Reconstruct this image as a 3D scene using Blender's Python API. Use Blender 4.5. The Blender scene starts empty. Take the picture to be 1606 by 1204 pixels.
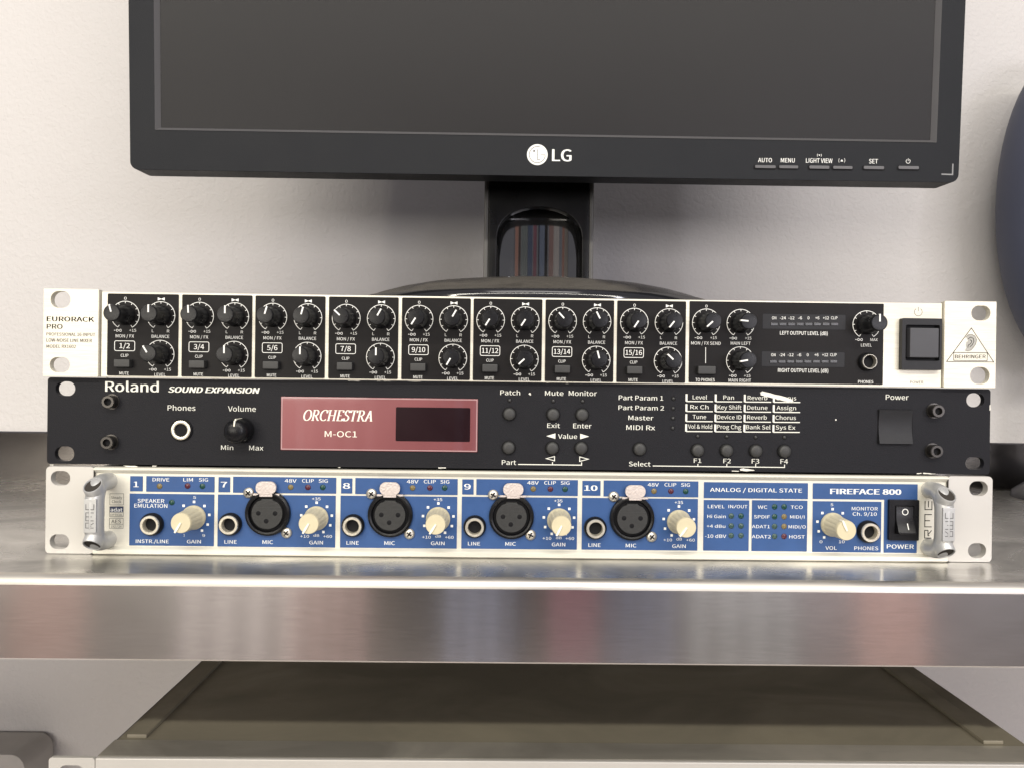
import bpy, bmesh, math, random
import numpy as np
from mathutils import Vector, Matrix
from mathutils.geometry import tessellate_polygon
random.seed(7)
R_ = math.radians
sc = bpy.context.scene
COL = sc.collection

# ------------------------------------------------------------------ camera
# world: x right, y away from the camera, z up; millimetres in the builders, metres in Blender
S = 0.001
CAM = dict(x=0.97, z=89.5, d=391.5, yaw=0.0115, pitch=0.0026, roll=0.0126, f=1204.2)
_cy, _sy = math.cos(CAM['yaw']), math.sin(CAM['yaw'])
_cp, _sp = math.cos(CAM['pitch']), math.sin(CAM['pitch'])
FW = Vector((_sy * _cp, _cy * _cp, -_sp))
_r = Vector((_cy, -_sy, 0)); _u = _r.cross(FW)
RT = _r * math.cos(CAM['roll']) + _u * math.sin(CAM['roll'])
UP = -_r * math.sin(CAM['roll']) + _u * math.cos(CAM['roll'])
CPOS = Vector((CAM['x'], -CAM['d'], CAM['z']))
cd = bpy.data.cameras.new('camera'); cam = bpy.data.objects.new('camera', cd); COL.objects.link(cam)
m = Matrix((RT, UP, -FW)).transposed().to_4x4(); m.translation = CPOS * S
cam.matrix_world = m
cd.sensor_width = 36.0; cd.lens = 36.0 * CAM['f'] / 1606.0
cd.clip_start = 0.01; cd.clip_end = 50
cd.dof.use_dof = True; cd.dof.focus_distance = 0.385; cd.dof.aperture_fstop = 36.0
sc.camera = cam

# ------------------------------------------------------------------ world and lamps
w = bpy.data.worlds.new("World"); sc.world = w; w.use_nodes = True
bg = w.node_tree.nodes['Background']
bg.inputs[0].default_value = (0.90, 0.88, 0.96, 1); bg.inputs[1].default_value = 0.48

def area(name, loc, target, size, power, col, sizey=None):
    l = bpy.data.lights.new(name, 'AREA'); l.energy = power; l.color = col
    l.shape = 'RECTANGLE'; l.size = size; l.size_y = sizey or size
    o = bpy.data.objects.new(name, l); COL.objects.link(o)
    o.location = loc
    o.rotation_euler = (Vector(target) - Vector(loc)).to_track_quat('-Z', 'Y').to_euler()
    return o
def bulb(name, loc, radius, power, col):
    l = bpy.data.lights.new(name, 'POINT'); l.energy = power; l.color = col; l.shadow_soft_size = radius
    o = bpy.data.objects.new(name, l); COL.objects.link(o); o.location = loc; return o
bulb('hanging_lamp', (-1.15, -1.15, 0.80), 0.05, 8, (1.0, 0.92, 0.77))
bulb('hanging_lamp', (1.20, -1.15, 0.80), 0.05, 7, (0.88, 0.88, 1.0))
area('fluorescent_tube', (0.0, -1.6, 1.17), (0, 0, 0.05), 3.2, 38, (1.0, 0.95, 0.84), 0.06)
area('ceiling_light', (0.0, -1.0, 1.6), (0, -0.2, 0), 1.2, 12, (1.0, 0.95, 0.88), 0.5)
area('fill_light', (-0.78, -1.5, 0.2), (0, 0.2, 0.1), 0.9, 9, (1.0, 0.95, 0.84), 0.32)  # low fill added at the left to brighten the wall under the monitor
area('fill_light', (0.85, -1.5, 0.2), (0, 0.2, 0.1), 0.9, 8, (0.95, 0.93, 1.0), 0.32)  # its added counterpart at the right, slightly cooler
sc.view_settings.view_transform = 'Standard'; sc.view_settings.look = 'None'
sc.view_settings.exposure = 0.0; sc.view_settings.gamma = 1.0

# ------------------------------------------------------------------ helpers: materials
def mat(name, col, rough=0.5, metal=0.0, var=0.06, vscale=60, bump=0.0, bscale=600, stretch=(1, 1, 1),
        spec=0.5, coat=0.0, rvar=0.1, aniso=0.0, emit=None):
    mt = bpy.data.materials.new(name); mt.use_nodes = True
    nt = mt.node_tree; N = nt.nodes; L = nt.links
    b = N['Principled BSDF']
    b.inputs['Metallic'].default_value = metal
    b.inputs['Specular IOR Level'].default_value = spec
    b.inputs['Coat Weight'].default_value = coat
    tc = N.new('ShaderNodeTexCoord'); mp = N.new('ShaderNodeMapping'); mp.inputs['Scale'].default_value = stretch
    L.new(tc.outputs['Object'], mp.inputs[0])
    nz = N.new('ShaderNodeTexNoise'); nz.inputs['Scale'].default_value = vscale; nz.inputs['Detail'].default_value = 5
    L.new(mp.outputs[0], nz.inputs['Vector'])
    mx = N.new('ShaderNodeMix'); mx.data_type = 'RGBA'
    mx.inputs[6].default_value = tuple(c * (1 - var) for c in col) + (1,)
    mx.inputs[7].default_value = tuple(min(1, c * (1 + var)) for c in col) + (1,)
    L.new(nz.outputs['Fac'], mx.inputs[0]); L.new(mx.outputs[2], b.inputs['Base Color'])
    mr = N.new('ShaderNodeMapRange'); mr.inputs['To Min'].default_value = max(0.02, rough - rvar); mr.inputs['To Max'].default_value = min(1, rough + rvar)
    L.new(nz.outputs['Fac'], mr.inputs[0]); L.new(mr.outputs[0], b.inputs['Roughness'])
    if bump:
        n2 = N.new('ShaderNodeTexNoise'); n2.inputs['Scale'].default_value = bscale; n2.inputs['Detail'].default_value = 3
        L.new(mp.outputs[0], n2.inputs['Vector'])
        bp = N.new('ShaderNodeBump'); bp.inputs['Strength'].default_value = bump; bp.inputs['Distance'].default_value = 0.0005
        L.new(n2.outputs['Fac'], bp.inputs['Height']); L.new(bp.outputs[0], b.inputs['Normal'])
    if aniso:
        b.inputs['Anisotropic'].default_value = aniso
        cx = N.new('ShaderNodeCombineXYZ'); cx.inputs[2].default_value = 1.0
        L.new(cx.outputs[0], b.inputs['Tangent'])
    mt['bsdf'] = b.name
    return mt

M = {}
M['black_plate'] = mat('black_plate', (0.011, 0.010, 0.010), 0.42, var=0.15, vscale=90, bump=0.12, bscale=3500, spec=0.12)
M['black_metal'] = mat('black_metal', (0.012, 0.012, 0.0145), 0.48, var=0.12, vscale=50, bump=0.25, bscale=2500, spec=0.15)
M['knob_black'] = mat('knob_black', (0.006, 0.006, 0.007), 0.30, var=0.2, vscale=200, bump=0.1, bscale=3000, spec=0.25)
M['knob_cap'] = mat('knob_cap', (0.016, 0.016, 0.018), 0.5, var=0.15, vscale=300, bump=0.1, bscale=4000, spec=0.3)
M['rubber'] = mat('rubber', (0.030, 0.030, 0.029), 0.5, var=0.15, vscale=200)
M['hole_black'] = mat('hole_black', (0.004, 0.004, 0.005), 0.6, spec=0.2)
M['gloss_black'] = mat('gloss_black', (0.006, 0.006, 0.008), 0.10, var=0.3, vscale=60, rvar=0.05, spec=0.5)
M['white_print'] = mat('white_print', (0.80, 0.80, 0.76), 0.6, var=0.06, vscale=900)
M['dark_print'] = mat('dark_print', (0.012, 0.011, 0.010), 0.9, spec=0.0, var=0.3, vscale=1500)
M['grey_print'] = mat('grey_print', (0.06, 0.056, 0.052), 0.9, spec=0.0, var=0.3, vscale=1500)
M['blue'] = mat('blue', (0.030, 0.080, 0.22), 0.42, var=0.14, vscale=120, bump=0.15, bscale=3000, spec=0.35)
M['cream'] = mat('cream', (0.58, 0.52, 0.35), 0.42, var=0.06, vscale=200)
M['cream_white'] = mat('cream_white', (0.86, 0.83, 0.70), 0.45, var=0.03)
M['brass_ring'] = mat('brass_ring', (0.80, 0.75, 0.62), 0.3, metal=0.75, var=0.1, vscale=300)
M['screw_steel'] = mat('screw_steel', (0.55, 0.52, 0.46), 0.36, metal=0.8, var=0.2, vscale=400)
M['screw_dark'] = mat('screw_dark', (0.075, 0.07, 0.065), 0.36, metal=0.9, var=0.3, vscale=300)
M['latch'] = mat('latch', (0.60, 0.53, 0.49), 0.45, metal=0.45, var=0.16, vscale=500, bump=0.6, bscale=1200)
M['alu_satin'] = mat('alu_satin', (0.56, 0.54, 0.50), 0.45, metal=0.35, var=0.03, vscale=40, bump=0.1, bscale=3000)
M['handle'] = mat('handle', (0.48, 0.48, 0.47), 0.42, metal=0.5, var=0.08, vscale=80, bump=0.15, bscale=2500)
M['chassis'] = mat('chassis', (0.06, 0.06, 0.06), 0.5, metal=0.3, var=0.1)
M['xlr_face'] = mat('xlr_face', (0.022, 0.022, 0.021), 0.5, var=0.25, vscale=400, bump=0.3, bscale=1500)
M['monitor_plastic'] = mat('monitor_plastic', (0.011, 0.012, 0.0145), 0.50, var=0.12, vscale=30, bump=0.35, bscale=2500, spec=0.17)
M['bevel_plastic'] = mat('bevel_plastic', (0.085, 0.083, 0.085), 0.36, var=0.08, vscale=30)
M['screen'] = mat('screen', (0.012, 0.0112, 0.0122), 0.40, var=0.2, vscale=5, spec=0.2, bump=0.1, bscale=6000)
M['column_side'] = mat('column_side', (0.07, 0.067, 0.062), 0.4, var=0.1)
M['box_dark'] = mat('box_dark', (0.36, 0.34, 0.32), 0.5, var=0.3, vscale=25, bump=0.2, bscale=900)
M['oval_blue'] = mat('oval_blue', (0.05, 0.056, 0.088), 0.55, var=0.12, vscale=20, bump=0.3, bscale=1600)
M['foot_dark'] = mat('foot_dark', (0.035, 0.035, 0.04), 0.4, var=0.1)

def led(name, col):
    return mat(name, col, 0.28, var=0.35, vscale=700, rvar=0.08, spec=0.5)
M['led_amber'] = led('led_amber', (0.16, 0.12, 0.045)); M['led_red'] = led('led_red', (0.07, 0.010, 0.020))
M['led_green'] = led('led_green', (0.004, 0.045, 0.033)); M['led_murk'] = led('led_murk', (0.028, 0.065, 0.055))
M['led_off'] = led('led_off', (0.02, 0.02, 0.02)); M['led_hole'] = led('led_hole', (0.03, 0.03, 0.03))

def brushed(name, col, rough, metal, aniso, streak, scratch, stain=0.0, rv=1.0):
    """brushed sheet metal: grain runs along x"""
    mt = bpy.data.materials.new(name); mt.use_nodes = True
    nt = mt.node_tree; N = nt.nodes; L = nt.links; b = N['Principled BSDF']
    b.inputs['Metallic'].default_value = metal
    tc = N.new('ShaderNodeTexCoord')
    def noise(scale, sx, sy, sz, detail=4):
        mp = N.new('ShaderNodeMapping'); mp.inputs['Scale'].default_value = (sx, sy, sz)
        nz = N.new('ShaderNodeTexNoise'); nz.inputs['Scale'].default_value = scale; nz.inputs['Detail'].default_value = detail
        L.new(tc.outputs['Object'], mp.inputs[0]); L.new(mp.outputs[0], nz.inputs['Vector']); return nz
    fine = noise(1, 110, 2200, 2200)
    mid = noise(1, 80, 1400, 1400)
    big = noise(9, 1, 1.6, 1.6, 6); big.inputs['Distortion'].default_value = 1.2
    add = N.new('ShaderNodeMath'); add.operation = 'ADD'
    L.new(fine.outputs['Fac'], add.inputs[0]); L.new(mid.outputs['Fac'], add.inputs[1])
    hv = N.new('ShaderNodeMath'); hv.operation = 'MULTIPLY'; hv.inputs[1].default_value = 0.5; L.new(add.outputs[0], hv.inputs[0])
    mr = N.new('ShaderNodeMapRange'); mr.inputs['From Min'].default_value = 0.3; mr.inputs['From Max'].default_value = 0.7
    mr.inputs['To Min'].default_value = 1 - streak; mr.inputs['To Max'].default_value = 1 + streak; L.new(hv.outputs[0], mr.inputs[0])
    ms = N.new('ShaderNodeMapRange'); ms.inputs['From Min'].default_value = 0.35; ms.inputs['From Max'].default_value = 0.65
    ms.inputs['To Min'].default_value = 1 - stain; ms.inputs['To Max'].default_value = 1.0; L.new(big.outputs['Fac'], ms.inputs[0])
    mul = N.new('ShaderNodeMath'); mul.operation = 'MULTIPLY'; L.new(mr.outputs[0], mul.inputs[0]); L.new(ms.outputs[0], mul.inputs[1])
    vm = N.new('ShaderNodeVectorMath'); vm.operation = 'SCALE'; vm.inputs[0].default_value = col; L.new(mul.outputs[0], vm.inputs['Scale'])
    L.new(vm.outputs[0], b.inputs['Base Color'])
    rr = N.new('ShaderNodeMapRange'); rr.inputs['From Min'].default_value = 0.3; rr.inputs['From Max'].default_value = 0.7
    rr.inputs['To Min'].default_value = rough * (1 + .5 * rv); rr.inputs['To Max'].default_value = rough * (1 - .2 * rv); L.new(big.outputs['Fac'], rr.inputs[0])
    L.new(rr.outputs[0], b.inputs['Roughness'])
    bp = N.new('ShaderNodeBump'); bp.inputs['Strength'].default_value = scratch; bp.inputs['Distance'].default_value = 0.0002
    L.new(hv.outputs[0], bp.inputs['Height']); L.new(bp.outputs[0], b.inputs['Normal'])
    if aniso:
        b.inputs['Anisotropic'].default_value = aniso
        cx = N.new('ShaderNodeCombineXYZ'); cx.inputs[2].default_value = 1.0; L.new(cx.outputs[0], b.inputs['Tangent'])
    return mt
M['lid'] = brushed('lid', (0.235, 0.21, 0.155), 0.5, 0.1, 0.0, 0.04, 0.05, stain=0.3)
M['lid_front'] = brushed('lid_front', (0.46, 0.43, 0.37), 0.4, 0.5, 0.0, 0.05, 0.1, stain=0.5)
M['alu_brushed'] = brushed('alu_brushed', (0.72, 0.685, 0.585), 0.45, 0.30, 0.0, 0.12, 0.5)
M['alu_frame'] = brushed('alu_frame', (0.72, 0.695, 0.60), 0.40, 0.40, 0.0, 0.035, 0.15)
M['shelf_top'] = brushed('shelf_top', (0.62, 0.60, 0.56), 0.24, 0.9, 0.0, 0.04, 0.14, stain=0.6)
M['shelf_lip'] = brushed('shelf_lip', (0.84, 0.79, 0.77), 0.15, 1.0, 0.9, 0.10, 0.02, stain=0.03, rv=0.15)
M['shelf_back'] = brushed('shelf_back', (0.22, 0.205, 0.195), 0.16, 1.0, 0.0, 0.05, 0.10, stain=0.15)
M['glass_red'] = mat('glass_red', (0.21, 0.062, 0.067), 0.32, metal=0.2, var=0.12, vscale=25, coat=1.0)
M['glass_lcd'] = mat('glass_lcd', (0.012, 0.003, 0.005), 0.3, spec=.15, coat=.2, var=0.2)
M['window_edge'] = mat('window_edge', (0.40, 0.25, 0.25), 0.35, var=0.2, vscale=200)

def wall_material():
    mt = bpy.data.materials.new('wall_paint'); mt.use_nodes = True
    nt = mt.node_tree; N = nt.nodes; L = nt.links; b = N['Principled BSDF']
    b.inputs['Roughness'].default_value = 0.55; b.inputs['Specular IOR Level'].default_value = 0.3
    tc = N.new('ShaderNodeTexCoord')
    nz = N.new('ShaderNodeTexNoise'); nz.inputs['Scale'].default_value = 260; nz.inputs['Detail'].default_value = 4; nz.inputs['Distortion'].default_value = 0.6
    n2 = N.new('ShaderNodeTexNoise'); n2.inputs['Scale'].default_value = 40; n2.inputs['Detail'].default_value = 3
    n3 = N.new('ShaderNodeTexNoise'); n3.inputs['Scale'].default_value = 5
    for n in (nz, n2, n3): L.new(tc.outputs['Object'], n.inputs['Vector'])
    a = N.new('ShaderNodeMath'); a.operation = 'MULTIPLY_ADD'; a.inputs[1].default_value = 1.2
    L.new(n2.outputs['Fac'], a.inputs[0]); L.new(nz.outputs['Fac'], a.inputs[2])
    bp = N.new('ShaderNodeBump'); bp.inputs['Strength'].default_value = 0.6; bp.inputs['Distance'].default_value = 0.0011
    L.new(a.outputs[0], bp.inputs['Height']); L.new(bp.outputs[0], b.inputs['Normal'])
    mx = N.new('ShaderNodeMix'); mx.data_type = 'RGBA'
    mx.inputs[6].default_value = (0.57, 0.548, 0.535, 1); mx.inputs[7].default_value = (0.61, 0.585, 0.57, 1)
    L.new(n3.outputs['Fac'], mx.inputs[0]); L.new(mx.outputs[2], b.inputs['Base Color'])
    return mt
M['wall'] = wall_material()

# ------------------------------------------------------------------ helpers: geometry (local frame: u right, v up, w towards the viewer)
def L3(u, v, w): return (u * S, -w * S, v * S)

class MB:
    def __init__(s): s.v = []; s.f = []
    def add(s, vs, fs):
        k = len(s.v); s.v += vs; s.f += [tuple(i + k for i in f) for f in fs]; return s
    def box(s, u0, u1, v0, v1, w0, w1):
        p = [L3(u, v, w) for w in (w0, w1) for v in (v0, v1) for u in (u0, u1)]
        return s.add(p, [(0, 2, 3, 1), (4, 5, 7, 6), (0, 1, 5, 4), (2, 6, 7, 3), (0, 4, 6, 2), (1, 3, 7, 5)])
    def lathe(s, cu, cv, prof, n=32, w0=0, ripple=None):
        """prof: list of (radius, w); radius 0 closes"""
        vs = []; fs = []; rows = []
        for r, ww in prof:
            if r == 0:
                rows.append([len(vs)]); vs.append(L3(cu, cv, w0 + ww))
            else:
                row = []
                for k in range(n):
                    a = 2 * math.pi * k / n; rr = r * (ripple(a, ww) if ripple else 1)
                    row.append(len(vs)); vs.append(L3(cu + rr * math.cos(a), cv + rr * math.sin(a), w0 + ww))
                rows.append(row)
        for A, B in zip(rows, rows[1:]):
            if len(A) == 1 and len(B) == 1: continue
            for k in range(n):
                k2 = (k + 1) % n
                if len(A) == 1: fs.append((A[0], B[k2], B[k])[::-1])
                elif len(B) == 1: fs.append((A[k], A[k2], B[0]))
                else: fs.append((A[k], A[k2], B[k2], B[k]))
        return s.add(vs, fs)
    def prism(s, loop, w0, w1, holes=(), bevel=0.0):
        """polygon with holes, extruded from w0 to w1"""
        loops = [loop] + list(holes)
        flat = [p for l in loops for p in l]
        tris = tessellate_polygon([[Vector((p[0], p[1], 0)) for p in l] for l in loops])
        n = len(flat)
        vs = [L3(p[0], p[1], w1) for p in flat] + [L3(p[0], p[1], w0) for p in flat]
        fs = []
        for t in tris:
            a, b, c = (Vector(flat[i]) for i in t)
            if (b - a).cross(c - a) < 0: t = (t[0], t[2], t[1])
            fs.append(tuple(t)); fs.append((t[2] + n, t[1] + n, t[0] + n))
        k = 0
        for li, l in enumerate(loops):
            area_ = sum(l[i][0] * l[(i + 1) % len(l)][1] - l[(i + 1) % len(l)][0] * l[i][1] for i in range(len(l)))
            ccw = area_ > 0
            want = ccw if li == 0 else not ccw
            for i in range(len(l)):
                a = k + i; b = k + (i + 1) % len(l)
                fs.append((a, a + n, b + n, b) if want else (b, b + n, a + n, a))
            k += len(l)
        return s.add(vs, fs)
    def poly(s, loop, w):
        tris = tessellate_polygon([[Vector((p[0], p[1], 0)) for p in loop]])
        fs = []
        for t in tris:
            a, b, c = (Vector(loop[i]) for i in t)
            if (b - a).cross(c - a) < 0: t = (t[0], t[2], t[1])
            fs.append(tuple(t))
        return s.add([L3(p[0], p[1], w) for p in loop], fs)

_cache = {}
def build(name, mb, material, parent=None, key=None, bevel=0.0, segs=2, angle=35, loc=None, fix=True):
    me = _cache.get(key) if key else None
    if me is None:
        me = bpy.data.meshes.new(name); me.from_pydata(mb.v, [], mb.f)
        if fix or bevel:
            bm = bmesh.new(); bm.from_mesh(me)
            bmesh.ops.remove_doubles(bm, verts=bm.verts, dist=1e-7)
            if fix: bmesh.ops.recalc_face_normals(bm, faces=bm.faces)
            if bevel:
                es = [e for e in bm.edges if len(e.link_faces) == 2 and e.calc_face_angle(0) > R_(40)]
                bmesh.ops.bevel(bm, geom=es, offset=bevel * S, segments=segs, affect='EDGES', profile=0.5, clamp_overlap=True)
            bm.to_mesh(me); bm.free()
        me.shade_smooth(); me.set_sharp_from_angle(angle=R_(angle))
        me.materials.append(material)
        if key: _cache[key] = me
    o = bpy.data.objects.new(name, me); COL.objects.link(o)
    if parent: o.parent = parent
    if loc: o.location = loc
    if bevel:
        wn_ = o.modifiers.new('weighted_normal', 'WEIGHTED_NORMAL'); wn_.keep_sharp = True; wn_.weight = 90
    return o

def thing(name, label, cat, loc=(0, 0, 0), rz=0.0, group=None):
    o = bpy.data.objects.new(name, None); COL.objects.link(o); o.empty_display_size = 0.02
    o.location = Vector(loc) * S; o.rotation_euler = (0, 0, rz); o['label'] = label; o['category'] = cat
    if group: o['group'] = group
    return o

def rrect(u0, u1, v0, v1, r, n=6):
    r = min(r, (u1 - u0) / 2 - 1e-4, (v1 - v0) / 2 - 1e-4); out = []
    for cx, cy, a0 in ((u1 - r, v1 - r, 0), (u0 + r, v1 - r, 90), (u0 + r, v0 + r, 180), (u1 - r, v0 + r, 270)):
        for k in range(n + 1):
            a = R_(a0 + 90 * k / n); out.append((cx + r * math.cos(a), cy + r * math.sin(a)))
    return out
def circle(cu, cv, r, n=28, a0=0):
    return [(cu + r * math.cos(2 * math.pi * k / n + a0), cv + r * math.sin(2 * math.pi * k / n + a0)) for k in range(n)]

# ------------------------------------------------------------------ helpers: print (flat ink a few hundredths of a millimetre proud)
_fc = bpy.data.curves.new('ink', 'FONT'); _fo = bpy.data.objects.new('ink', _fc); _fc.resolution_u = 3
try: _fc.font = bpy.data.fonts.load(bpy.utils.system_resource('DATAFILES') + '/fonts/Noto Sans CJK Regular.woff2')
except Exception: pass
_glyph = {}
_fc.body = 'H'; CAPH = max(v.co.y for v in _fo.to_mesh().vertices); _fo.to_mesh_clear()
def glyphs(txt):
    k = txt
    if k not in _glyph:
        _fc.body = txt
        me = _fo.to_mesh()
        vs = [(v.co.x, v.co.y) for v in me.vertices]; fs = [tuple(p.vertices) for p in me.polygons]
        _fo.to_mesh_clear(); _glyph[k] = (vs, fs)
    return _glyph[k]

class Print(MB):
    def __init__(s, w, frame):
        super().__init__(); s.w = w; s.n = 0; s.P = frame     # frame maps photo px to panel mm
    def ww(s):
        s.n += 1; return s.w + (s.n % 7) * 0.004
    def text(s, txt, u0, u1, vb, h, bold=0.0, shear=0.0, rot=None):
        """fit the string between u0 and u1, baseline vb, capital height h (mm)"""
        vs, fs = glyphs(txt)
        if not vs: return
        if bold:
            g = (u1 - u0) * .010 * (bold / .03) * 9 / max(4, len(txt) + 3)
            g = min(g, h * .10 * bold / .035)
            for dx in (-g, 0, g): s.text(txt, u0 + g + dx, u1 - g + dx, vb + (dx and .0), h, 0, shear, rot)
            return
        x0 = min(v[0] for v in vs); x1 = max(v[0] for v in vs); sx = (u1 - u0) / (x1 - x0); sy = h / CAPH
        W = s.ww()
        pts = [((v[0] - x0) * sx + v[1] * sy * shear, v[1] * sy) for v in vs]
        if rot is None: s.add([L3(u0 + a, vb + b, W) for a, b in pts], fs)
        else:
            c, d = math.cos(rot), math.sin(rot); s.add([L3(u0 + a * c - b * d, vb + a * d + b * c, W) for a, b in pts], fs)
    def stroke(s, pts, wid, closed=False):
        W = s.ww(); n = len(pts); P = [Vector(p) for p in pts]; vs = []
        for i in range(n):
            if closed: a = P[i - 1]; c = P[(i + 1) % n]
            else: a = P[max(i - 1, 0)]; c = P[min(i + 1, n - 1)]
            b = P[i]
            d1 = (b - a); d2 = (c - b)
            if d1.length < 1e-9: d1 = d2
            if d2.length < 1e-9: d2 = d1
            d1 = d1.normalized(); d2 = d2.normalized(); n1 = Vector((-d1.y, d1.x)); n2 = Vector((-d2.y, d2.x))
            nn = (n1 + n2); nn = n1 if nn.length < 1e-6 else nn.normalized()
            k = wid / 2 / max(0.35, nn.dot(n1))
            vs += [L3(*(b + nn * k), W), L3(*(b - nn * k), W)]
        fs = [(2 * i, 2 * i + 1, 2 * i + 3, 2 * i + 2) for i in range(n - 1)]
        if closed: fs.append((2 * n - 2, 2 * n - 1, 1, 0))
        s.add(vs, fs)
    def area(s, loop): s.poly(loop, s.ww())
    # photo-pixel versions
    def T(s, C, txt, x0, x1, yt, yb, bold=0.0, shear=0.0):
        a = s.P(*C(x0, yb)); b = s.P(*C(x1, yb)); t = s.P(*C(x0, yt))
        s.text(txt, a[0], b[0], (a[1] + b[1]) / 2, t[1] - a[1], bold, shear)
    def L(s, C, pts, wid, closed=False):
        s.stroke([s.P(*C(*p)) for p in pts], wid, closed)
def arc_pts(cu, cv, r, a0, a1, n=24):
    """angles clockwise from up, degrees"""
    return [(cu + r * math.sin(R_(a0 + (a1 - a0) * k / n)), cv + r * math.cos(R_(a0 + (a1 - a0) * k / n))) for k in range(n + 1)]
def crop(ox, oy, s): return lambda x, y: (ox + x / s, oy + y / s)
ID = lambda x, y: (x, y)

def frame_from(px, W=482.6, H=44.0):
    """the panel's own millimetre grid from its four measured corners (lt, lb, rt, rb)"""
    dst = [(0, H), (0, 0), (W, H), (W, 0)]; A = []; B = []
    for (x, y), (u, v) in zip(px, dst):
        A.append([x, y, 1, 0, 0, 0, -u * x, -u * y]); B.append(u)
        A.append([0, 0, 0, x, y, 1, -v * x, -v * y]); B.append(v)
    h = np.linalg.solve(np.array(A, float), np.array(B, float))
    def P(x, y):
        d = h[6] * x + h[7] * y + 1
        return ((h[0] * x + h[1] * y + h[2]) / d, (h[3] * x + h[4] * y + h[5]) / d)
    return P

# ================================================================== the room
def structure(name, mb, m, **k):
    o = build(name, mb, m, **k); o['kind'] = 'structure'; return o
mb = MB(); mb.add([(-1.6, .281, -.9), (1.6, .281, -.9), (1.6, .281, 1.6), (-1.6, .281, 1.6), (-1.6, .35, -.9), (1.6, .35, -.9), (1.6, .35, 1.6), (-1.6, .35, 1.6)],
       [(0, 1, 2, 3), (5, 4, 7, 6), (0, 4, 5, 1), (3, 2, 6, 7), (1, 5, 6, 2), (4, 0, 3, 7)])
structure('wall', mb, M['wall'])
floor_m = mat('floor_tiles', (0.62, 0.58, 0.54), 0.5, var=0.2, vscale=6)
mb = MB(); mb.add([(-3, -3.2, -.95), (3, -3.2, -.95), (3, .35, -.95), (-3, .35, -.95), (-3, -3.2, -.9), (3, -3.2, -.9), (3, .35, -.9), (-3, .35, -.9)],
       [(0, 3, 2, 1), (4, 5, 6, 7), (0, 1, 5, 4), (1, 2, 6, 5), (2, 3, 7, 6), (3, 0, 4, 7)])
structure('floor', mb, floor_m)
# coloured cloths on a rail, added behind the camera for the steel to reflect
rail = thing('reflection_rail', 'clothes rail added behind the camera for the reflections', 'clothes rail', (0, -1900, 820))
mb = MB(); mb.lathe(0, 0, [(0, -12), (12, -12), (12, 12), (0, 12)], 12)
for k in range(2):
    pole = MB(); pole.box(-1900 + k * 3200, -1880 + k * 3200, -1720, 0, -10, 10); build('post', pole, M['chassis'], rail)
pole = MB(); pole.box(-1900, 1320, -10, 10, -9, 9); build('crossbar', pole, M['chassis'], rail, bevel=3)
def added_cloth(x0, x1, col, label, zt=800, zb=-850):
    x0 *= 1.22; x1 *= 1.22
    mb = MB(); n = 26; ph = random.random() * 6; top = []; vs = []
    rows = 6
    for j in range(rows + 1):
        v = zt + (zb - zt) * j / rows
        for i in range(n + 1):
            u = x0 + (x1 - x0) * i / n
            vs.append((u * S, (-1900 + (10 + 5 * j) * math.sin(i * 0.9 + ph + 0.15 * j)) * S, v * S))
    fs = [(j * (n + 1) + i, (j + 1) * (n + 1) + i, (j + 1) * (n + 1) + i + 1, j * (n + 1) + i + 1) for j in range(rows) for i in range(n)]
    mb.add(vs, fs)
    o = build('reflection_cloth', mb, mat('cloth', tuple(.6 * c_ + .4 * (sum(col) / 3) * k_ for c_, k_ in zip(col, (1.06, .98, .97))), 0.9, var=0.15, vscale=40), fix=False)
    o['label'] = label; o['category'] = 'added_cloth'; o['group'] = 'cloths added behind the camera for reflections'
for g in ((-1500, -1130, (.55, .50, .45), 'beige cloth added at the left end behind the camera for reflections'),
          (-1120, -960, (.75, .33, .25), 'salmon cloth added behind the camera for reflections'),
          (-760, -480, (.80, .78, .80), 'pale grey cloth added behind the camera for reflections'),
          (-480, -300, (.70, .40, .38), 'pinkish cloth added behind the camera for reflections'),
          (-250, -150, (.05, .05, .06), 'narrow black cloth added behind the camera for reflections'),
          (-150, 25, (.34, .50, .80), 'light blue cloth added behind the camera for reflections'),
          (25, 60, (.04, .10, .25), 'narrow dark blue cloth added behind the camera for reflections'),
          (110, 220, (.70, .22, .38), 'rose coloured cloth added behind the camera for reflections'),
          (250, 420, (.16, .28, .55), 'mid blue cloth added behind the camera for reflections'),
          (420, 680, (.36, .46, .46), 'grey green cloth added behind the camera for reflections'),
          (700, 820, (.26, .15, .12), 'brown cloth added behind the camera for reflections'),
          (820, 1020, (1.0, .45, .28), 'orange cloth added at the right end behind the camera for reflections')):
    added_cloth(*g)

sb = thing('blocker', 'long dark sideboard added behind the camera to darken the reflections', 'blocker', (0, -2300, -900))  # unseen dark mass, added so the upstand reflects something dark
b_ = MB(); b_.box(-4000, 4000, 0, 990, -400, 0); build('dark_box', b_, mat('dark_reflector', (.045, .035, .03), .5, var=.3, vscale=8), sb, bevel=4)
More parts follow.
